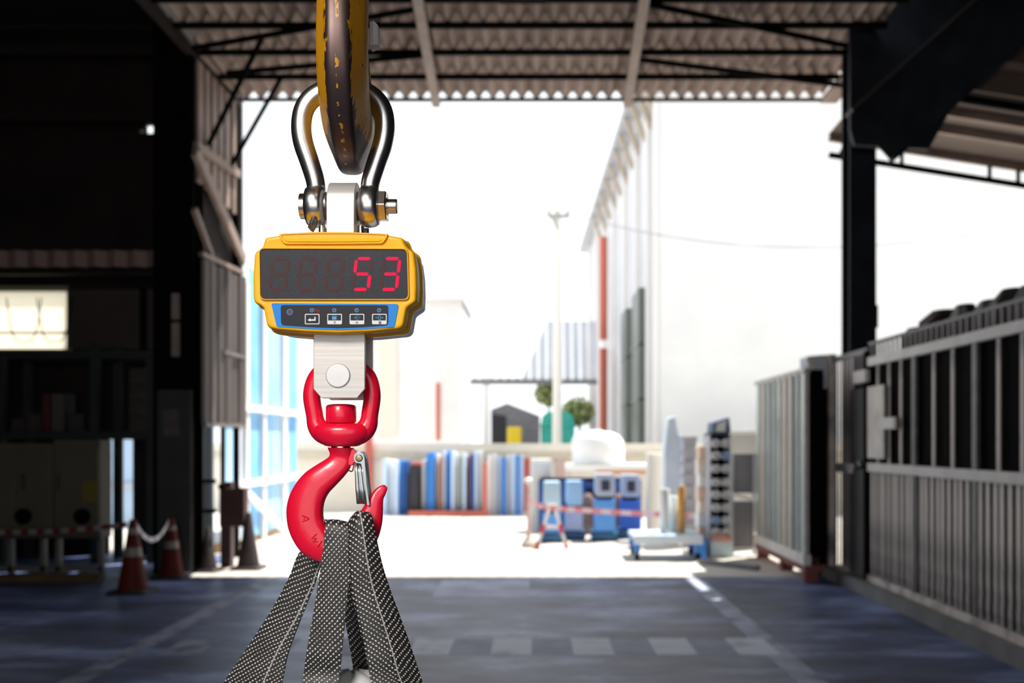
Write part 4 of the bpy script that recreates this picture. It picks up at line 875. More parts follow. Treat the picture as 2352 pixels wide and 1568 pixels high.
# dark red bollard with box, rails
bo = thing('bollard', 'dark red bollard carrying a control box in the doorway', 'bollard', (-3.9, 12.45, 0))
MAR = M('dark_maroon', (.040,.012,.014), (.055,.018,.02), rough=.5)
b = B().box(PX(494,12.4), PX(519,12.4), 12.6, 12.75, 0, PZ(1108,12.4)); build('post', b, MAR, bo, bevel=.01)
b = B().box(PX(494,12.4), PX(553,12.4), 12.55, 12.75, PZ(1212,12.4), PZ(1122,12.4)); build('control_box', b, MAR, bo, bevel=.015)
b = B(); b.lathe([(0,.05),(.05,.05),(.07,.02)], W(510,1122,12.4), n=14); build('knob', b, BLK, bo, smooth=40)
b = B(); b.lathe([(0,.03),(.05,.03),(.06,.015)], W(545,1122,12.4), n=14); build('knob', b, BLK, bo, smooth=40)
rl = thing('guard_rail', 'black two-bar guard rail from the left column to the bollard', 'rail', (-4.2, 12.5, 0))
for py in (1105, 1173):
    b = B(); b.cyl(W(405,py,12.55), W(496,py,12.55), .028, 10); build('rail_bar', b, BLK, rl, smooth=40)
b = B(); b.cyl((PX(408,12.55),12.55,0), W(408,1098,12.55), .03, 10); build('rail_post', b, BLK, rl, smooth=40)
b = B(); b.cyl((PX(512,13.6),13.6,0), (PX(512,13.6),13.6,PZ(975,13.6)), .035, 10); build('rail_post', b, BLK, rl, smooth=40)
b = B().box(-4.62, -4.56, 12.7, 12.85, 0, 1.1); 
# ================================================================ YARD
WHT = M('white_sheet', (.86,.86,.85), (.80,.80,.80), rough=.6, scale=1)
CREAM = M('cream_wall', (.80,.73,.62), (.86,.80,.70), rough=.8, scale=1.5)
LBL = M('light_blue_paint', (.09,.34,.88), (.13,.40,.92), rough=.45, scale=2)
MBL = M('mid_blue_paint', (.035,.22,.68), (.05,.27,.76), rough=.45, scale=3)
DBL = M('dark_blue_paint', (.014,.08,.30), (.02,.10,.36), rough=.45, scale=3)
PBL = M('pale_blue_sheet', (.66,.80,.96), (.50,.68,.93), rough=.5, scale=2, stretch=(1,1,.3))
SALM = M('salmon_red', (.62,.14,.10), (.55,.12,.09), rough=.5, scale=3)
LGREY = M('light_grey_sheet', (.50,.51,.55), (.57,.58,.62), rough=.5, scale=.6, stretch=(3,1,.2))
# ---- boundary wall
YB = 22.6
yw = S(thing('wall_yard', None, None, (0, YB, 0)))
b = B().box(-9, 9, YB, YB+.2, 0, PZ(1052,YB)); build('wall_face', b, CREAM, yw)
b = B().box(-9, 9, YB-.06, YB+.26, PZ(1052,YB), PZ(1036,YB)); build('coping', b, M('tan_coping', (.58,.51,.40), (.66,.59,.48), rough=.8), yw)  # coping a browner tone than the wall face
b = B().box(-9, 9, YB-.02, YB+.22, PZ(1036,YB), PZ(1018,YB)); build('top_band', b, CREAM, yw)
for px in (851, 1212, 1290):
    b = B().box(PX(px-10,YB), PX(px+6,YB), YB-.14, YB-.02, 0, PZ(1052 if px > 900 else 780,YB)); build('pilaster', b, SALM if px < 1250 else M('pale_rose', (.62,.42,.38), rough=.7), yw)
# ---- row of upright sheets leaning together at the wall
defs = {'pale': (PBL, 'pale blue upright sheet in the row by the yard wall'), 'mid': (MBL, 'strong blue upright sheet in the row by the yard wall'), 'dark': (DBL, 'dark navy upright sheet in the row by the yard wall'), 'white': (WHT, 'white upright sheet in the row by the yard wall'), 'black': (M('black_board', (.018,.018,.024), rough=.5), 'black upright sheet with red top near the left of the row'), 'rust': (M('rust_brown', (.40,.16,.09), rough=.6), 'rust brown upright sheet among the blue ones'), 'olive': (M('olive_sheet', (.45,.50,.42), rough=.6), 'pale olive upright sheet among the blue ones')}
CNT = {}
seq = [(889,12,1054,'pale'),(903,10,1056,'white'),(914,10,1058,'pale'),(926,9,1056,'mid'),(936,9,1058,'dark'),(955,22,1068,'black'),(977,8,1056,'white'),(987,7,1040,'mid'),(996,9,1038,'mid'),(1007,6,1042,'white'),(1015,6,1048,'rust'),(1023,8,1036,'pale'),(1033,7,1034,'mid'),(1042,7,1036,'pale'),(1051,7,1040,'white'),(1060,7,1038,'olive'),(1069,7,1040,'pale'),(1078,7,1046,'rust'),(1086,7,1042,'dark'),(1095,8,1036,'pale'),(1105,8,1034,'white'),(1126,9,1044,'white'),(1137,9,1042,'white'),(1148,8,1048,'pale'),(1158,8,1050,'mid'),(1168,9,1044,'white'),(1179,9,1042,'pale'),(1190,8,1046,'mid'),(1199,7,1044,'pale')]
for i, (px, w_, pt_, k_) in enumerate(seq):
    y = 21.75+.12*math.sin(i*2.3); x = PX(px, y); hw = PX(CX+w_*.46, y); z0 = 0 if not 940 < px < 1112 else .11
    b = B().box(x-hw, x+hw, y-.3, y+.3, z0+.002, PZ(pt_, y)); b.box(x-hw, x+hw, y-.315, y-.3, z0+.1, PZ(pt_, y)-.06)
    CNT[k_] = CNT.get(k_, 0)+1; tot = sum(1 for s_ in seq if s_[3] == k_)
    tag(build('upright_sheet', b, defs[k_][0], loc=(x, y, z0), bevel=.01), defs[k_][1]+('' if tot == 1 else ', %s such from the left' % ['first','second','third','fourth','fifth','sixth','seventh','eighth','ninth','tenth'][CNT[k_]-1]), 'sheet', k_+' sheets in the row')
b = B().box(PX(944,21.4), PX(966,21.4), 21.42, 21.9, PZ(1068,21.6)+.004, PZ(1068,21.6)+.07); tag(build('red_cap', b, SALM, loc=(PX(955,21.4),21.6,PZ(1068,21.6))), 'red block lying on top of the black upright sheet', 'block')
pr = thing('sheet_rack', 'low red steel rack under the tallest blue sheets', 'rack', (-1.8, 21.7, 0))
b = B().box(PX(942,21.4), PX(1124,21.4), 21.1, 21.25, 0, .11); build('front_beam', b, SALM, pr)
b = B().box(PX(942,21.4), PX(1110,21.4), 21.25, 22.1, .05, .11); build('deck', b, M('dark_rust_deck', (.12,.035,.025), rough=.7), pr)
b = B().box(PX(1111,21.4), PX(1119,21.4), 21.1, 21.25, .11, PZ(1062,21.4)); build('end_post', b, SALM, pr)
# ---- buildings beyond the wall
wb = thing('building', 'plain white building behind the yard wall left of the pole', 'building', (-4, 30, 0))
b = B().box(PX(560,30), PX(1060,30), 30, 34, 0, PZ(690,30)); build('wall', b, WHT, wb)
b = B().box(PX(550,30), PX(1066,30), 29.8, 34.2, PZ(690,30), PZ(684,30)); build('roof_edge', b, WHT, wb)
for px0, px1, py0, py1 in ((868,912,760,1000),(1002,1010,880,1010)):
    b = B().box(PX(px0,29.95), PX(px1,29.95), 29.94, 30, PZ(py1,30), PZ(py0,30)); build('panel', b, M('faint_cream', (.8,.74,.66), rough=.7) if px0 < 1000 else SALM, wb)
fs_ = thing('open_shed', 'open shed with pale grey sloping roof behind the utility pole', 'shed', (2, 37, 0))
ye_, yr_ = 35., 41.
b = B(); x0, x1 = PX(1062,ye_), PX(1372,ye_); n_ = 16
for i in range(n_):
    xa_, xb_ = x0+(x1-x0)*i/n_, x0+(x1-x0)*(i+1)/n_
    b = B(); b.loft([[(xa_+.03,ye_,PZ(872,ye_)),(xb_-.03,ye_,PZ(872,ye_)),(xb_-.03,ye_,PZ(872,ye_)+.08),(xa_+.03,ye_,PZ(872,ye_)+.08)],[(xa_*1.15+.03,yr_,PZ(742,yr_)),(xb_*1.15-.03,yr_,PZ(742,yr_)),(xb_*1.15-.03,yr_,PZ(742,yr_)+.08),(xa_*1.15+.03,yr_,PZ(742,yr_)+.08)]]); build('roof_panel', b, LGREY, fs_)
b = B().box(x0, x1, ye_-.02, ye_+.1, PZ(882,ye_), PZ(872,ye_)); build('eave_beam', b, M('grey_eave', (.2,.2,.21), rough=.6), fs_)
for px in (1110, 1355):
    b = B().box(PX(px,ye_), PX(px+14,ye_), ye_, ye_+.2, 0, PZ(878,ye_)); build('column', b, WHT, fs_)
for px in (1110, 1355):
    b = B().box(PX(px,yr_), PX(px+14,yr_), yr_-.3, yr_-.1, 0, PZ(742,yr_)-.1); build('column', b, WHT, fs_)
tn = thing('grey_tent', 'dark grey pitched tarpaulin shelter inside the open shed', 'shelter', (PX(1185,33), 33.5, 0))
b = B(); b.prism([(PX(1128,33),0),(PX(1240,33),0),(PX(1240,33),PZ(955,33)),(PX(1165,33),PZ(926,33)),(PX(1128,33),PZ(940,33))], 33, 34.6); build('canopy_sheet', b, M('slate_tarp', (.15,.155,.18), (.2,.2,.23), rough=.6), tn)
b = B(); b.prism([(PX(1130,32.9),0),(PX(1162,32.9),0),(PX(1162,32.9),PZ(955,32.9)),(PX(1130,32.9),PZ(950,32.9))], 32.95, 33); build('opening_flap', b, M('dark_flap', (.02,.02,.03), rough=.7), tn)
b = B().box(PX(1165,32), PX(1198,32), 31.9, 32.4, 0, PZ(980,32)); tag(build('yellow_crate', b, M('yellow_crate', (.75,.55,.02), rough=.5), loc=(PX(1180,32),32,0), bevel=.05), 'bright yellow crate in front of the dark grey shelter', 'crate')
tb = thing('teal_container', 'rounded teal container beside the foot of the utility pole', 'container', (PX(1282,33), 33, 0))
b = B(); b.loft([[(PX(1242,33)*s_+PX(1282,33)*(1-s_),33,z),(PX(1320,33)*s_+PX(1282,33)*(1-s_),33,z),(PX(1320,33)*s_+PX(1282,33)*(1-s_),34,z),(PX(1242,33)*s_+PX(1282,33)*(1-s_),34,z)] for z, s_ in ((0,.95),(PZ(975,33),1),(PZ(955,33),.9),(PZ(945,33),.6))]); build('shell', b, M('teal_plastic', (.03,.40,.33), (.05,.5,.42), rough=.5), tb, bevel=.05)
b = B().box(PX(1240,33), PX(1324,33), 32.96, 33.04, PZ(980,33), PZ(976,33)); build('rim', b, MATS['teal_plastic'], tb)
# bushes
def bush(px, py, Y, r, n, label, seed):
    rnd = random.Random(seed); c = W(px, py, Y); t = thing('bush', label, 'bush', (c.x, Y, 0))
    b = B(); b.tube([(c.x, Y, 0), (c.x+.1, Y, c.z*.6), (c.x, Y, c.z)], [.07,.05,.03], 8); build('stem', b, M('bark', (.12,.08,.05), rough=.8), t)
    b = B()
    for k in range(n):
        d = Vector((rnd.gauss(0,1), rnd.gauss(0,1), rnd.gauss(0,1))).normalized()*r*rnd.random()**.4; p = c+Vector((d.x, d.y, d.z*.9)); u = Vector((rnd.gauss(0,1),rnd.gauss(0,1),rnd.gauss(0,1))).normalized()*.13; v = u.cross(Vector((rnd.random(),rnd.random(),rnd.random()))).normalized()*.07
        i0 = len(b.v); b.v += [p-u, p+v, p+u, p-v]; b.face((i0,i0+1,i0+2,i0+3))
    build('foliage', b, M('leaf_green', (.30,.36,.12), (.48,.52,.24), rough=.6, scale=3), t)['kind'] = 'stuff'
bush(1328, 945, 34.5, .55, 500, 'olive green bush between the pole and the tall grey building', 3)
bush(1258, 905, 36.5, .5, 400, 'small green bush left of the utility pole under the shed roof', 5)
# tall building at the right
tbx = 3.09; YN = 25.0; YFAR = 60.0
gb = thing('building', 'tall white industrial building with red downpipe right of the pole', 'building', (8, 30, 0))
b = B().box(tbx+.02, 30, YN, YN+.25, 0, 13); build('front_wall', b, WHT, gb)
n_ = 15
def ztop(y): return 11.0+(12.9-11.0)*(y-YN)/(YFAR-YN)
ys_ = [YN+(YFAR-YN)*(i/n_)**1.5 for i in range(n_+1)]
for i in range(n_):
    b = B(); b.loft([[(tbx, y, 0), (tbx+.2, y, 0), (tbx+.2, y, ztop(y)), (tbx, y, ztop(y))] for y in (ys_[i]+.02, ys_[i+1]-.02)]); build('side_panel', b, M('shaded_side_sheet', (.56,.57,.62), (.64,.65,.68), rough=.6, scale=.8), gb)  # greyer than the front: the side wall's shade put into the colour
    if i % 2 == 0:
        y = ys_[i]; b = B().box(tbx-.14, tbx, y, y+.25+.02*i, 0, ztop(y)); build('side_rib', b, M('pale_rib', (.82,.80,.78), rough=.6), gb)
b = B(); b.loft([[(tbx-.5, y, ztop(y)), (tbx+1, y, ztop(y)+.1), (tbx+1, y, ztop(y)+.4), (tbx-.5, y, ztop(y)+.3)] for y in (YN-.3, YFAR)]); build('roof_verge', b, M('grey_verge', (.42,.43,.47), rough=.6), gb)
for k, y in enumerate(ys_[1:12]):
    b = B(); b.obox((tbx-.02,y,ztop(y)-1.1), (tbx-.42,y,ztop(y)), .12, .16, up=(0,1,0)); build('eave_bracket', b, M('tan_bracket', (.48,.40,.30), rough=.7), gb)
for px0, px1, py0 in ((1475,1492,672),(1447,1459,716)):
    ya_, yb_ = YX(px1,tbx), YX(px0,tbx); yy = (ya_+yb_)/2
    b = B().box(tbx-.30, tbx+.02, ya_, yb_, 1.2, PZ(py0,yy)); wv = build('window', b, M('dark_window', (.15,.165,.15), rough=.4, spec=.2), gb)
    for f in (.33,.66):
        b = B().box(tbx-.33, tbx, ya_, yb_, 1.2+(PZ(py0,yy)-1.2)*f, 1.24+(PZ(py0,yy)-1.2)*f); build('glazing_bar', b, M('grey_bar', (.3,.3,.3), rough=.5), wv)
yd = YX(1386,tbx-.3)
for py0, py1 in ((545,780),(800,990)):
    b = B(); b.cyl((tbx-.3,yd,PZ(py1,yd)), (tbx-.3,yd,PZ(py0,yd)), .17, 12); build('downpipe', b, M('terracotta_pipe', (.55,.15,.10), rough=.6), gb, smooth=40)
# right-hand grey building seen past the column
rb = thing('building', 'pale grey gabled building seen past the right column', 'building', (14, 30, 0))
b = B(); b.prism([(PX(2000,30),0),(PX(2700,30),0),(PX(2700,30),PZ(330,30)),(PX(2180,30),PZ(415,30)),(PX(2000,30),PZ(690,30))], 24.0+6, 31); build('gable_wall', b, M('cool_grey_sheet', (.42,.44,.49), (.46,.48,.52), rough=.6, scale=.5, stretch=(4,1,.1)), rb)
for px in (2330, 2352):
    b = B().box(PX(px,29.9), PX(px+10,29.9), 29.8, 30, 0, PZ(300,29.9)); build('corner_post', b, WHT, rb)
# ---- utility pole with cross-arm and wires
up = thing('utility_pole', 'slim white concrete utility pole rising behind the yard wall', 'pole', (PX(1280,26), 26, 0))
b = B(); b.cyl((PX(1279,26),26,0), (PX(1281,26),26,PZ(486,26)), .135, 14, .085); build('shaft', b, M('pole_white', (.84,.82,.76), rough=.7), up, smooth=40)
b = B().box(PX(1258,26), PX(1308,26), 25.86, 25.94, PZ(502,26), PZ(494,26)); build('cross_arm', b, M('arm_grey', (.40,.40,.38), rough=.6), up)
b = B(); b.obox(W(1268,500,25.9), W(1281,525,25.9), .05, .06); build('arm_stay', b, MATS['arm_grey'], up)
for px in (1262, 1282, 1304):
    b = B(); b.lathe([(0,.04),(.05,.07),(.09,.04),(.13,.06),(.16,.02)], W(px,494,25.9), n=12); build('insulator', b, M('insulator', (.5,.48,.42), rough=.4), up, smooth=40)
WIRE = M('wire_grey', (.45,.47,.50), rough=.6)
def wire(pts, label): b = B(); b.tube(pts, .022, 6); tag(build('power_wire', b, WIRE, loc=tuple(pts[0]), smooth=60), label, 'wire')
A = W(1262,488,25.9); C = W(900,566,26.5); wire([A+(C-A)*(t/12)-Vector((0,0,.12*(1-(2*t/12-1)**2))) for t in range(13)], 'grey wire running left from the utility pole')
A = W(1304,488,25.9); C = W(2460,498,18.5); wire([A+(C-A)*(t/24)-Vector((0,0,.72*(1-(2*t/24-1)**2))) for t in range(25)], 'grey wire sagging right from the utility pole past the buildings')
# ---- blue sheeted fence at the left edge of the yard
bf = thing('blue_fence', 'tall blue sheeted fence with white posts left of the hook', 'fence', (-4.4, 17, 0))
for i in range(7):
    y0_ = 14.25+i*.62
    b = B().box(-4.50, -4.47, y0_+.01, y0_+.60, .1, 4.55-.12*i+.05*(i % 2)); build('sheet', b, [M('sky_blue_sheet', (.30,.58,.90), (.46,.70,.94), rough=.5, scale=2, stretch=(1,1,.3)), M('bleached_blue', (.66,.77,.92), (.78,.85,.95), rough=.5, scale=2), M('tarp_blue', (.16,.46,.84), (.28,.56,.88), rough=.5, scale=2), MATS['sky_blue_sheet'] if 'sky_blue_sheet' in MATS else PBL][i % 4], bf)
for y in (15.15, 16.1, 17.4):
    b = B().box(-4.46, -4.40, y, y+.13, 0, 4.0); build('post', b, WHT, bf)
for z in (2.05, .9):
    b = B().box(-4.45, -4.36, 14.2, 18.6, z, z+.1); build('rail', b, WHT, bf)
b = B(); b.obox((-4.40,14.9,.9), (-4.40,17.3,.05), .05, .12); build('stay', b, WHT, bf)
b = B().box(-4.62, -4.50, 14.2, 18.7, 0, .12); build('footing', b, M('ochre_footing', (.55,.36,.20), rough=.8), bf)
# pale sheds seen under the hanging sheet and through the left doorway
sd = thing('hut', 'pale blue hut seen through the doorway in the back wall', 'hut', (-8, 19, 0))
b = B().box(-9.6, -7.0, 18.5, 20, 0, 2.6); build('wall', b, PBL, sd)
b = B().box(-8.5, -8.1, 18.44, 18.5, .9, 1.7); build('window', b, MBL, sd); b = B().box(-9.7, -6.9, 18.3, 20.2, 2.6, 2.7); build('roof', b, LGREY, sd)
b = B().box(-9.6, -7.0, 18.42, 18.5, .72, .82); build('rail', b, LGREY, sd)
for i, (px0, px1, mt, nm) in enumerate(((425,470,M('stone_beige', (.52,.47,.40), (.42,.38,.33), rough=.8, scale=2),'beige wall slab seen below the hanging sheet'),(472,486,M('stone_grey', (.2,.2,.2), rough=.8),'narrow grey wall slab seen below the hanging sheet'))):
    b = B().box(PX(px0,15.2), PX(px1,15.2), 15.2, 15.3, 0, 2.4); b.box(PX(px0,15.2)+.02, PX(px1,15.2)-.02, 15.18, 15.2, .1, 1.0); tag(build('wall_slab', b, mt, loc=(PX(px0,15.2),15.2,0)), nm, 'slab')
# ---- white tank on a stand
tk = thing('white_tank', 'rounded white tank on a low white platform behind the blue machines', 'tank', (PX(1370,20), 20, 0))
b = B(); cx_ = PX(1374,20); b.loft([[(cx_+r*1.02*math.cos(a)+ox, 20+r*math.sin(a), z) for a in [2*math.pi*t/24 for t in range(24)]] for z, r, ox in ((PZ(1064,20),.50,0),(PZ(1035,20),.52,0),(PZ(1012,20),.51,-.02),(PZ(1000,20),.44,-.03),(PZ(993,20),.33,-.05),(PZ(990,20),.15,-.05))]); build('shell', b, WHT, tk, smooth=50)
b = B(); b.lathe([(0,.12),(.03,.12),(.035,.05)], (cx_-.05,20,PZ(990,20)), n=16); build('lid', b, WHT, tk, smooth=40)
b = B().box(PX(1300,20), PX(1490,20), 19.4, 20.6, PZ(1078,20), PZ(1065,20)); build('platform', b, WHT, tk)
b = B().box(PX(1365,20), PX(1485,20), 19.38, 19.45, PZ(1086,20), PZ(1078,20)); build('platform_edge', b, M('orange_edge', (.62,.28,.12), rough=.6), tk)
for px in (1306, 1482):
    for y in (19.45, 20.5):
        b = B().box(PX(px-4,20), PX(px+4,20), y, y+.08, 0, PZ(1078,20)); build('leg', b, M('pale_leg', (.6,.55,.5), rough=.6), tk)
# ---- blue machines
def machine(px, pyb, pyt, w, label, head, body, screen=None, hz=.42):
    Y = EYE*FP/(pyb-CY); x = PX(px,Y); hw = PX(CX+w/2,Y); H_ = PZ(pyt,Y)
    t = thing('blue_machine', label, 'machine', (x, Y, 0), 'blue machines in the yard')
    b = B().box(x-hw*1.25, x+hw*1.25, Y-.05, Y+.6, .03, .14); build('base', b, M('teal_blue_base', (.012,.10,.24), rough=.5), t, bevel=.01)
    zb = H_*(1-hz)
    b = B(); b.prism(rpoly([(x-hw,.15),(x+hw,.15),(x+hw*.96,zb*.9),(x+hw,zb-.02),(x-hw,zb-.02),(x-hw*.96,zb*.9)], .03), Y, Y+.4); build('body', b, body, t, bevel=.01)
    b = B(); b.box(x-hw*.8, x+hw*.8, Y+.05, Y+.35, zb-.02, zb+.03); build('neck', b, BLK, t)
    b = B(); b.prism(rpoly([(x-hw*.82,zb+.03),(x+hw*.82,zb+.03),(x+hw*.95,zb+.10),(x+hw*.9,H_),(x-hw*.9,H_),(x-hw*.95,zb+.10)], .03), Y-.03, Y+.42); hd = build('head', b, head, t, bevel=.01)
    if screen:
        b = B().box(x-hw*.38, x+hw*.42, Y-.05, Y-.03, zb+.12, H_-.10); build('screen', b, screen, hd)
    for s_ in (-1, 1):
        b = B(); b.lathe([(-.03,.06),(.03,.06)], (x+s_*hw*1.1, Y+.1, .06), 'X', 14); build('wheel', b, BLK, t, smooth=40)
SCR = M('dark_screen', (.018,.035,.075), rough=.2)
machine(1390, 1243, 1088, 48, 'light blue machine with dark square screen, third from the left', M('pale_grey_blue', (.48,.55,.72), rough=.4), LBL, SCR, .36)
machine(1449, 1236, 1090, 44, 'deep blue machine with black screen, rightmost of the row', M('grey_blue_head', (.40,.48,.66), rough=.4), M('royal_blue', (.03,.14,.62), rough=.4), M('black_screen', (.006,.012,.03), rough=.2), .38)
machine(1268, 1246, 1106, 42, 'pale blue two-tier machine behind the striped trestle', M('ice_blue', (.50,.72,.90), rough=.4), LBL, None, .5)
machine(1319, 1240, 1104, 40, 'whitish blue machine second from the left of the row', M('sky_blue_head', (.36,.58,.86), rough=.4), M('lavender_blue', (.48,.58,.84), rough=.4), None, .45)
dm = thing('machine_rack', 'dark blue steel rack behind the row of blue machines', 'rack', (PX(1350,16.7), 17, 0))
for px in (1242, 1296, 1344, 1420, 1476):
    b = B().box(PX(px-5,16.7), PX(px+5,16.7), 17.25, 17.35, 0, PZ(1105,16.7)); build('upright', b, DBL, dm)
for py in (1112, 1150, 1200):
    b = B().box(PX(1240,16.7), PX(1480,16.7), 17.24, 17.3, PZ(py+10,16.7), PZ(py,16.7)); build('crossbar', b, DBL, dm)
b = B().box(PX(1240,16.7), PX(1480,16.7), 17.4, 17.5, .05, PZ(1100,16.7)); build('back_sheet', b, M('shadow_navy', (.012,.018,.045), (.03,.03,.05), rough=.6, scale=6), dm)
for px, nm in ((1350,'brown sack between the second and third blue machines'),(1421,'dark brown sack right of the screened blue machine')):
    y = 17.05; b = B(); b.loft([[(PX(px,y)+r*math.cos(a),y+r*math.sin(a)*.8,z) for a in [2*math.pi*t/14 for t in range(14)]] for z, r in ((.002,.10),(.1,.14),(.4,.13),(.62,.11),(.7,.04))]); tag(build('sack', b, M('brown_sack', (.14,.09,.08), (.22,.15,.13), rough=.8, scale=6), loc=(PX(px,y),y,0), smooth=60), nm, 'sack')
b = B().box(PX(1218,17.6), PX(1266,17.6), 17.6, 18.0, .002, PZ(1054,17.6)); b.box(PX(1222,17.6), PX(1262,17.6), 17.58, 17.6, .3, PZ(1060,17.6)); tag(build('white_cabinet', b, WHT, loc=(PX(1242,17.6),17.6,0), bevel=.02), 'plain white cabinet left of the white tank', 'cabinet')
# ---- striped trestle and tape
ts = thing('trestle', 'red and white striped A-frame trestle standing in the yard', 'trestle', (PX(1268,14.9), 14.9, 0))
YT = 14.9; apex = W(1268,1162,YT)
for s_, px in ((-1,1233),(1,1302)):
    for yo in (-.12, .12):
        foot = Vector((PX(px,YT), YT+yo, 0)); top = apex+Vector((s_*.03, yo*.15, 0))
        lg = B().obox(foot, top, .05, .035, up=(0,1,0)); lo2 = build('leg', lg, WHT, ts)
        for a_, c_ in ((.0,.14),(.36,.56)):
            sb = B().obox(foot+(top-foot)*a_, foot+(top-foot)*c_, .056, .041, up=(0,1,0)); build('red_band', sb, M('signal_red', (.70,.06,.05), rough=.5), lo2)
b = B().box(PX(1246,YT), PX(1290,YT), YT-.03, YT+.03, PZ(1214,YT), PZ(1206,YT)); build('crossbar', b, WHT, ts)
b = B().box(PX(1258,YT), PX(1279,YT), YT-.05, YT+.05, apex.z-.02, apex.z+.03); build('cap', b, WHT, ts)
sp_ = thing('tape_post', 'pink and white striped tape post beside the trestle', 'post', (PX(1212,15), 15, 0))
b = B().cyl((PX(1214,15),15,.1), (PX(1214,15),15,PZ(1110,15)), .03, 10); build('shaft', b, M('faded_pink', (.62,.30,.27), (.75,.6,.55), rough=.6, scale=9, stretch=(.2,.2,1)), sp_)
b = B(); b.lathe([(0,.105),(.06,.105),(.1,.07),(.16,.04)], (PX(1214,15),15,0), n=18); build('base', b, M('pale_rubber_base', (.55,.48,.42), rough=.8), sp_, smooth=40)
b = B(); b.lathe([(0,.03),(.02,.06),(.06,.06),(.09,.02)], (PX(1214,15),15,PZ(1110,15)), n=14); build('knob', b, WHT, sp_, smooth=40)
pts = spline([tuple(W(1216,1148,14.95)), tuple(W(1245,1163,14.78)), tuple(W(1320,1170,14.75)), tuple(W(1450,1178,14.7)), tuple(W(1600,1184,14.6))], 6)
tape('barrier_tape', pts, .075, tape_mat('pink_white_tape', (.80,.28,.32), (.82,.62,.72), 12), 'pink and white barrier tape strung across the yard machines')
# ---- flat cart with two rolls, stacks and pipe rack
fc = thing('flat_cart', 'low light blue flatbed cart carrying two rolls', 'cart', (PX(1530,13.6), 13.6, 0))
x0, x1 = PX(1452,13.5), PX(1608,13.5)
b = B().box(x0, x1, 13.3, 14.1, .27, .34); build('deck', b, M('bleached_blue_deck', (.55,.72,.9), rough=.5), fc, bevel=.01)
b = B().box(x0, x1, 13.26, 13.3, .22, .34); build('front_rail', b, M('bleached_blue', (.66,.77,.92)), fc)
for x in (x0+.05, x1-.05):
    for y in (13.35, 14.0):
        b = B().box(x-.04, x+.04, y-.04, y+.04, .1, .27); build('leg', b, MBL, fc); b = B(); b.lathe([(-.025,.055),(.025,.055)], (x, y, .056), 'X', 14); build('wheel', b, BLK, fc, smooth=40)
b = B().box(x1-.03, x1+.05, 13.3, 14.1, 0.02, .3); build('side_skirt', b, MBL, fc)
for px, w_, pt_, mt, nm in ((1527,22,1122,WHT,'plain white roll standing on the blue flat cart'),(1549,24,1140,M('pale_ice', (.68,.80,.92), rough=.5),'pale blue roll between the white and the orange ones'),(1565,18,1116,M('orange_roll', (.80,.45,.14), (.72,.38,.10), rough=.6, scale=4),'orange yellow roll standing on the blue flat cart')):
    y = 13.65; r = PX(CX+w_/2, y); b = B(); b.lathe([(.342,r*.95),(.36,r),(PZ(pt_,y)-.01,r),(PZ(pt_,y),r*.92),(PZ(pt_,y)+.002,r*.3)], (PX(px,y), y+(px == 1549)*.16, 0), n=20); tag(build('material_roll', b, mt, loc=(PX(px,y),y,.342), smooth=40), nm, 'roll', 'rolls on the flat cart')
b = B(); yq = 15.3
b.prism([(PX(1528,yq),.002),(PX(1562,yq),.002),(PX(1566,yq),PZ(1020,yq)),(PX(1552,yq),PZ(955,yq)),(PX(1535,yq),PZ(960,yq)),(PX(1526,yq),PZ(1030,yq))], yq, yq+.3); tag(build('wrapped_panel', b, M('pale_wrap', (.62,.76,.93), (.8,.86,.95), rough=.4, scale=3), loc=(PX(1545,yq),yq,0), bevel=.02), 'tall pale blue wrapped panel behind the rolls', 'panel')
b = B(); b.box(PX(1490,15.8), PX(1526,15.8), 15.8, 16.2, .002, PZ(1040,15.8)); b.box(PX(1494,15.8), PX(1522,15.8), 15.78, 15.8, .2, PZ(1046,15.8)); tag(build('cream_cabinet', b, M('pale_cream', (.82,.76,.66), rough=.6), loc=(PX(1508,15.8),15.8,0), bevel=.02), 'cream cabinet right of the blue machines', 'cabinet')
# stacked grey trays and cream boxes
y = 15.0; z = .002
for i in range(9):
    h_ = .185; b = B(); x0, x1 = PX(1571,y), PX(1600,y); b.loft([[(x0+.012,y,z),(x1-.012,y,z),(x1-.012,y+.3,z),(x0+.012,y+.3,z)],[(x0,y-.01,z+h_-.05),(x1,y-.01,z+h_-.05),(x1,y+.31,z+h_-.05),(x0,y+.31,z+h_-.05)],[(x0-.01,y-.02,z+h_-.045),(x1+.01,y-.02,z+h_-.045),(x1+.01,y+.32,z+h_-.045),(x0-.01,y+.32,z+h_-.045)],[(x0-.01,y-.02,z+h_-.006),(x1+.01,y-.02,z+h_-.006),(x1+.01,y+.32,z+h_-.006),(x0-.01,y+.32,z+h_-.006)]])
    tag(build('grey_tray', b, M('lavender_grey', (.42,.42,.50), (.5,.5,.56), rough=.5), loc=(x0,y,z)), ['lowest','second lowest','third from the bottom','fourth from the bottom','middle','fourth from the top','third from the top','second from the top','topmost'][i]+' grey tray in the stack left of the pipe rack', 'tray', 'stacked grey trays'); z += h_
y = 14.0; z = .002
for i in range(8):
    h_ = .19; x0, x1 = PX(1604+(i % 2)*2,y), PX(1630+(i % 3),y); b = B().box(x0, x1, y, y+.28, z, z+h_-.006); b.box(x0+.02, x1-.02, y-.008, y, z+.03, z+h_-.04)
    tag(build('cream_box', b, [M('cream_box', (.84,.76,.66), rough=.6), WHT, M('peach_box', (.80,.60,.46), rough=.6)][(i*2) % 3], loc=(x0,y,z), bevel=.012), ['lowest','second lowest','third from the bottom','fourth from the bottom','fourth from the top','third from the top','second from the top','topmost'][i]+' pale box in the stack touching the pipe rack', 'box', 'stacked pale boxes'); z += h_
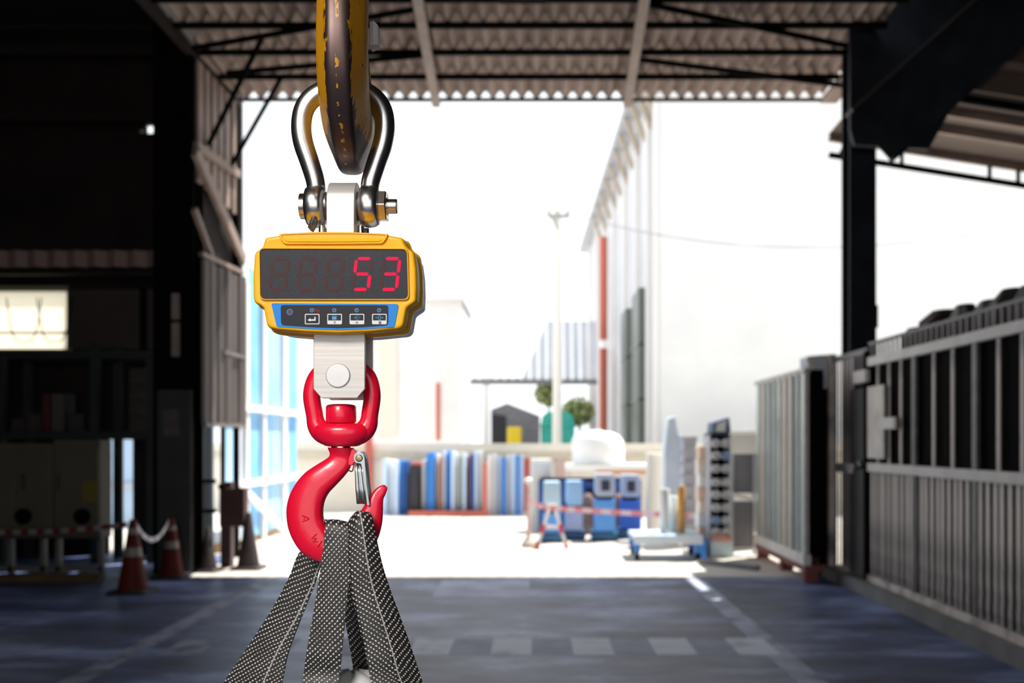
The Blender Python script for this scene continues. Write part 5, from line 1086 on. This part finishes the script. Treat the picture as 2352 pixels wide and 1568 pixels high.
prk = thing('pipe_rack', 'tall dark rack holding rows of pale pipe ends', 'rack', (PX(1658,13.6), 13.6, 0))
YP = 13.6
for px in (1634, 1680):
    b = B().box(PX(px-2,YP), PX(px+2,YP), YP+.1, YP+.6, .0, PZ(1000,YP)); build('side_plate', b, M('pale_lilac', (.5,.5,.56), rough=.5), prk)
rowz = [PZ(p, YP) for p in (1222,1196,1166,1136,1108,1076,1046,1018)]
for z in rowz:
    b = B().box(PX(1635,YP), PX(1679,YP), YP+.12, YP+.6, z-.072, z-.060); build('shelf', b, BLK, prk)
b = B().box(PX(1636,YP), PX(1678,YP), YP+.58, YP+.6, .3, PZ(1000,YP)); build('back_sheet', b, BLK, prk)
b = B().box(PX(1634,YP), PX(1680,YP), YP+.1, YP+.6, PZ(1000,YP), PZ(994,YP)); build('top_cover', b, M('dark_blue_cover', (.02,.03,.06), rough=.5), prk)
b = B().box(PX(1634,YP), PX(1684,YP), YP+.02, YP+.6, 0.0, PZ(1240,YP)-.02); build('plinth', b, M('pale_teal_plinth', (.62,.74,.76), rough=.6), prk)
b = B().box(PX(1636,YP), PX(1680,YP), YP+.0, YP+.6, PZ(1240,YP)-.02, PZ(1216,YP)-.06); build('plinth_top', b, M('coral_plinth', (.75,.35,.27), rough=.6), prk)
pcols = [M('pipe_white', (.78,.78,.80), rough=.4), M('pipe_blue', (.40,.55,.80), rough=.4), M('pipe_rust', (.30,.10,.08), rough=.6)]
NTH = ['bottom','second','third','fourth','fifth','sixth','seventh','top']
for i, z in enumerate(rowz):
    for j, px in enumerate((1645.5, 1668.5)):
        r = .058; k_ = (i*3+j*2+i//2) % 5; mt = pcols[0] if k_ != 3 else pcols[1]; cn = ['white','white','white','light blue','white'][k_]
        b = B(); c = (PX(px,YP), YP, z); b.lathe([(.04,r*.75),(.0,r*.8),(.0,r),(.5,r)], c, 'Y', 14); tag(build('pipe', b, mt, loc=c, smooth=40), cn+' pipe end in the pipe rack, '+('left' if j == 0 else 'right')+' column, '+NTH[i]+' row'+(' from below' if 0 < i < 7 else ''), 'pipe', 'pipes in the rack')
zt = PZ(994,YP)+.002
b = B(); b.prism([(PX(1640,YP),zt),(PX(1682,YP),zt),(PX(1678,YP),PZ(958,YP)),(PX(1642,YP),PZ(970,YP))], YP+.1, YP+.55); b.prism([(PX(1646,YP),zt+.02),(PX(1668,YP),zt+.02),(PX(1672,YP),PZ(964,YP)),(PX(1650,YP),PZ(972,YP))], YP+.08, YP+.1, m=1)
tag(build('parcel', b, [M('navy_parcel', (.04,.08,.18), rough=.5), WHT], loc=(PX(1660,YP),YP,zt)), 'dark blue parcel with white label lying on top of the pipe rack', 'parcel')
# ---- grey framed gate and white box behind it
gg = thing('grey_screen', 'grey two-panel steel screen between the pipe rack and the crate', 'screen', (2.9, 13.9, 0))
y = 14.0
DG = M('slate_grey', (.17,.165,.18), (.20,.195,.21), rough=.5, scale=3)
b = B().box(PX(1682,y), PX(1737,y), y, y+.03, PZ(1132,y), PZ(1042,y)); build('upper_panel', b, DG, gg)
b = B().box(PX(1682,y), PX(1737,y), y, y+.03, .1, PZ(1150,y)); build('lower_panel', b, DG, gg)
b = B(); b.obox(W(1680,1133,y-.02), W(1738,1150,y-.02), .05, .08, up=(0,1,0)); build('rail', b, PALE, gg)
for px in (1681, 1732):
    b = B().box(PX(px-3,y), PX(px+3,y), y-.03, y+.05, 0, PZ(1040,y)); build('post', b, M('pale_post', (.5,.5,.52), rough=.5), gg)
b = B().box(PX(1664,14.6), PX(1740,14.6), 14.6, 15.1, .002, PZ(988,14.6)); b.box(PX(1670,14.6), PX(1736,14.6), 14.58, 14.6, .3, PZ(994,14.6)); tag(build('white_container', b, M('cream_white', (.80,.79,.74), rough=.6), loc=(PX(1700,14.6),14.6,0), bevel=.03), 'cream white container standing behind the grey screen', 'container')
b = B().obox((PX(1610,13),13.0,.03), (PX(1740,12.3),12.3,.03), .12, .06); tag(build('floor_rail', b, M('grey_track', (.22,.22,.24), rough=.6), loc=(2.3,12.7,0)), 'grey steel track lying on the ground before the pipe rack', 'track')
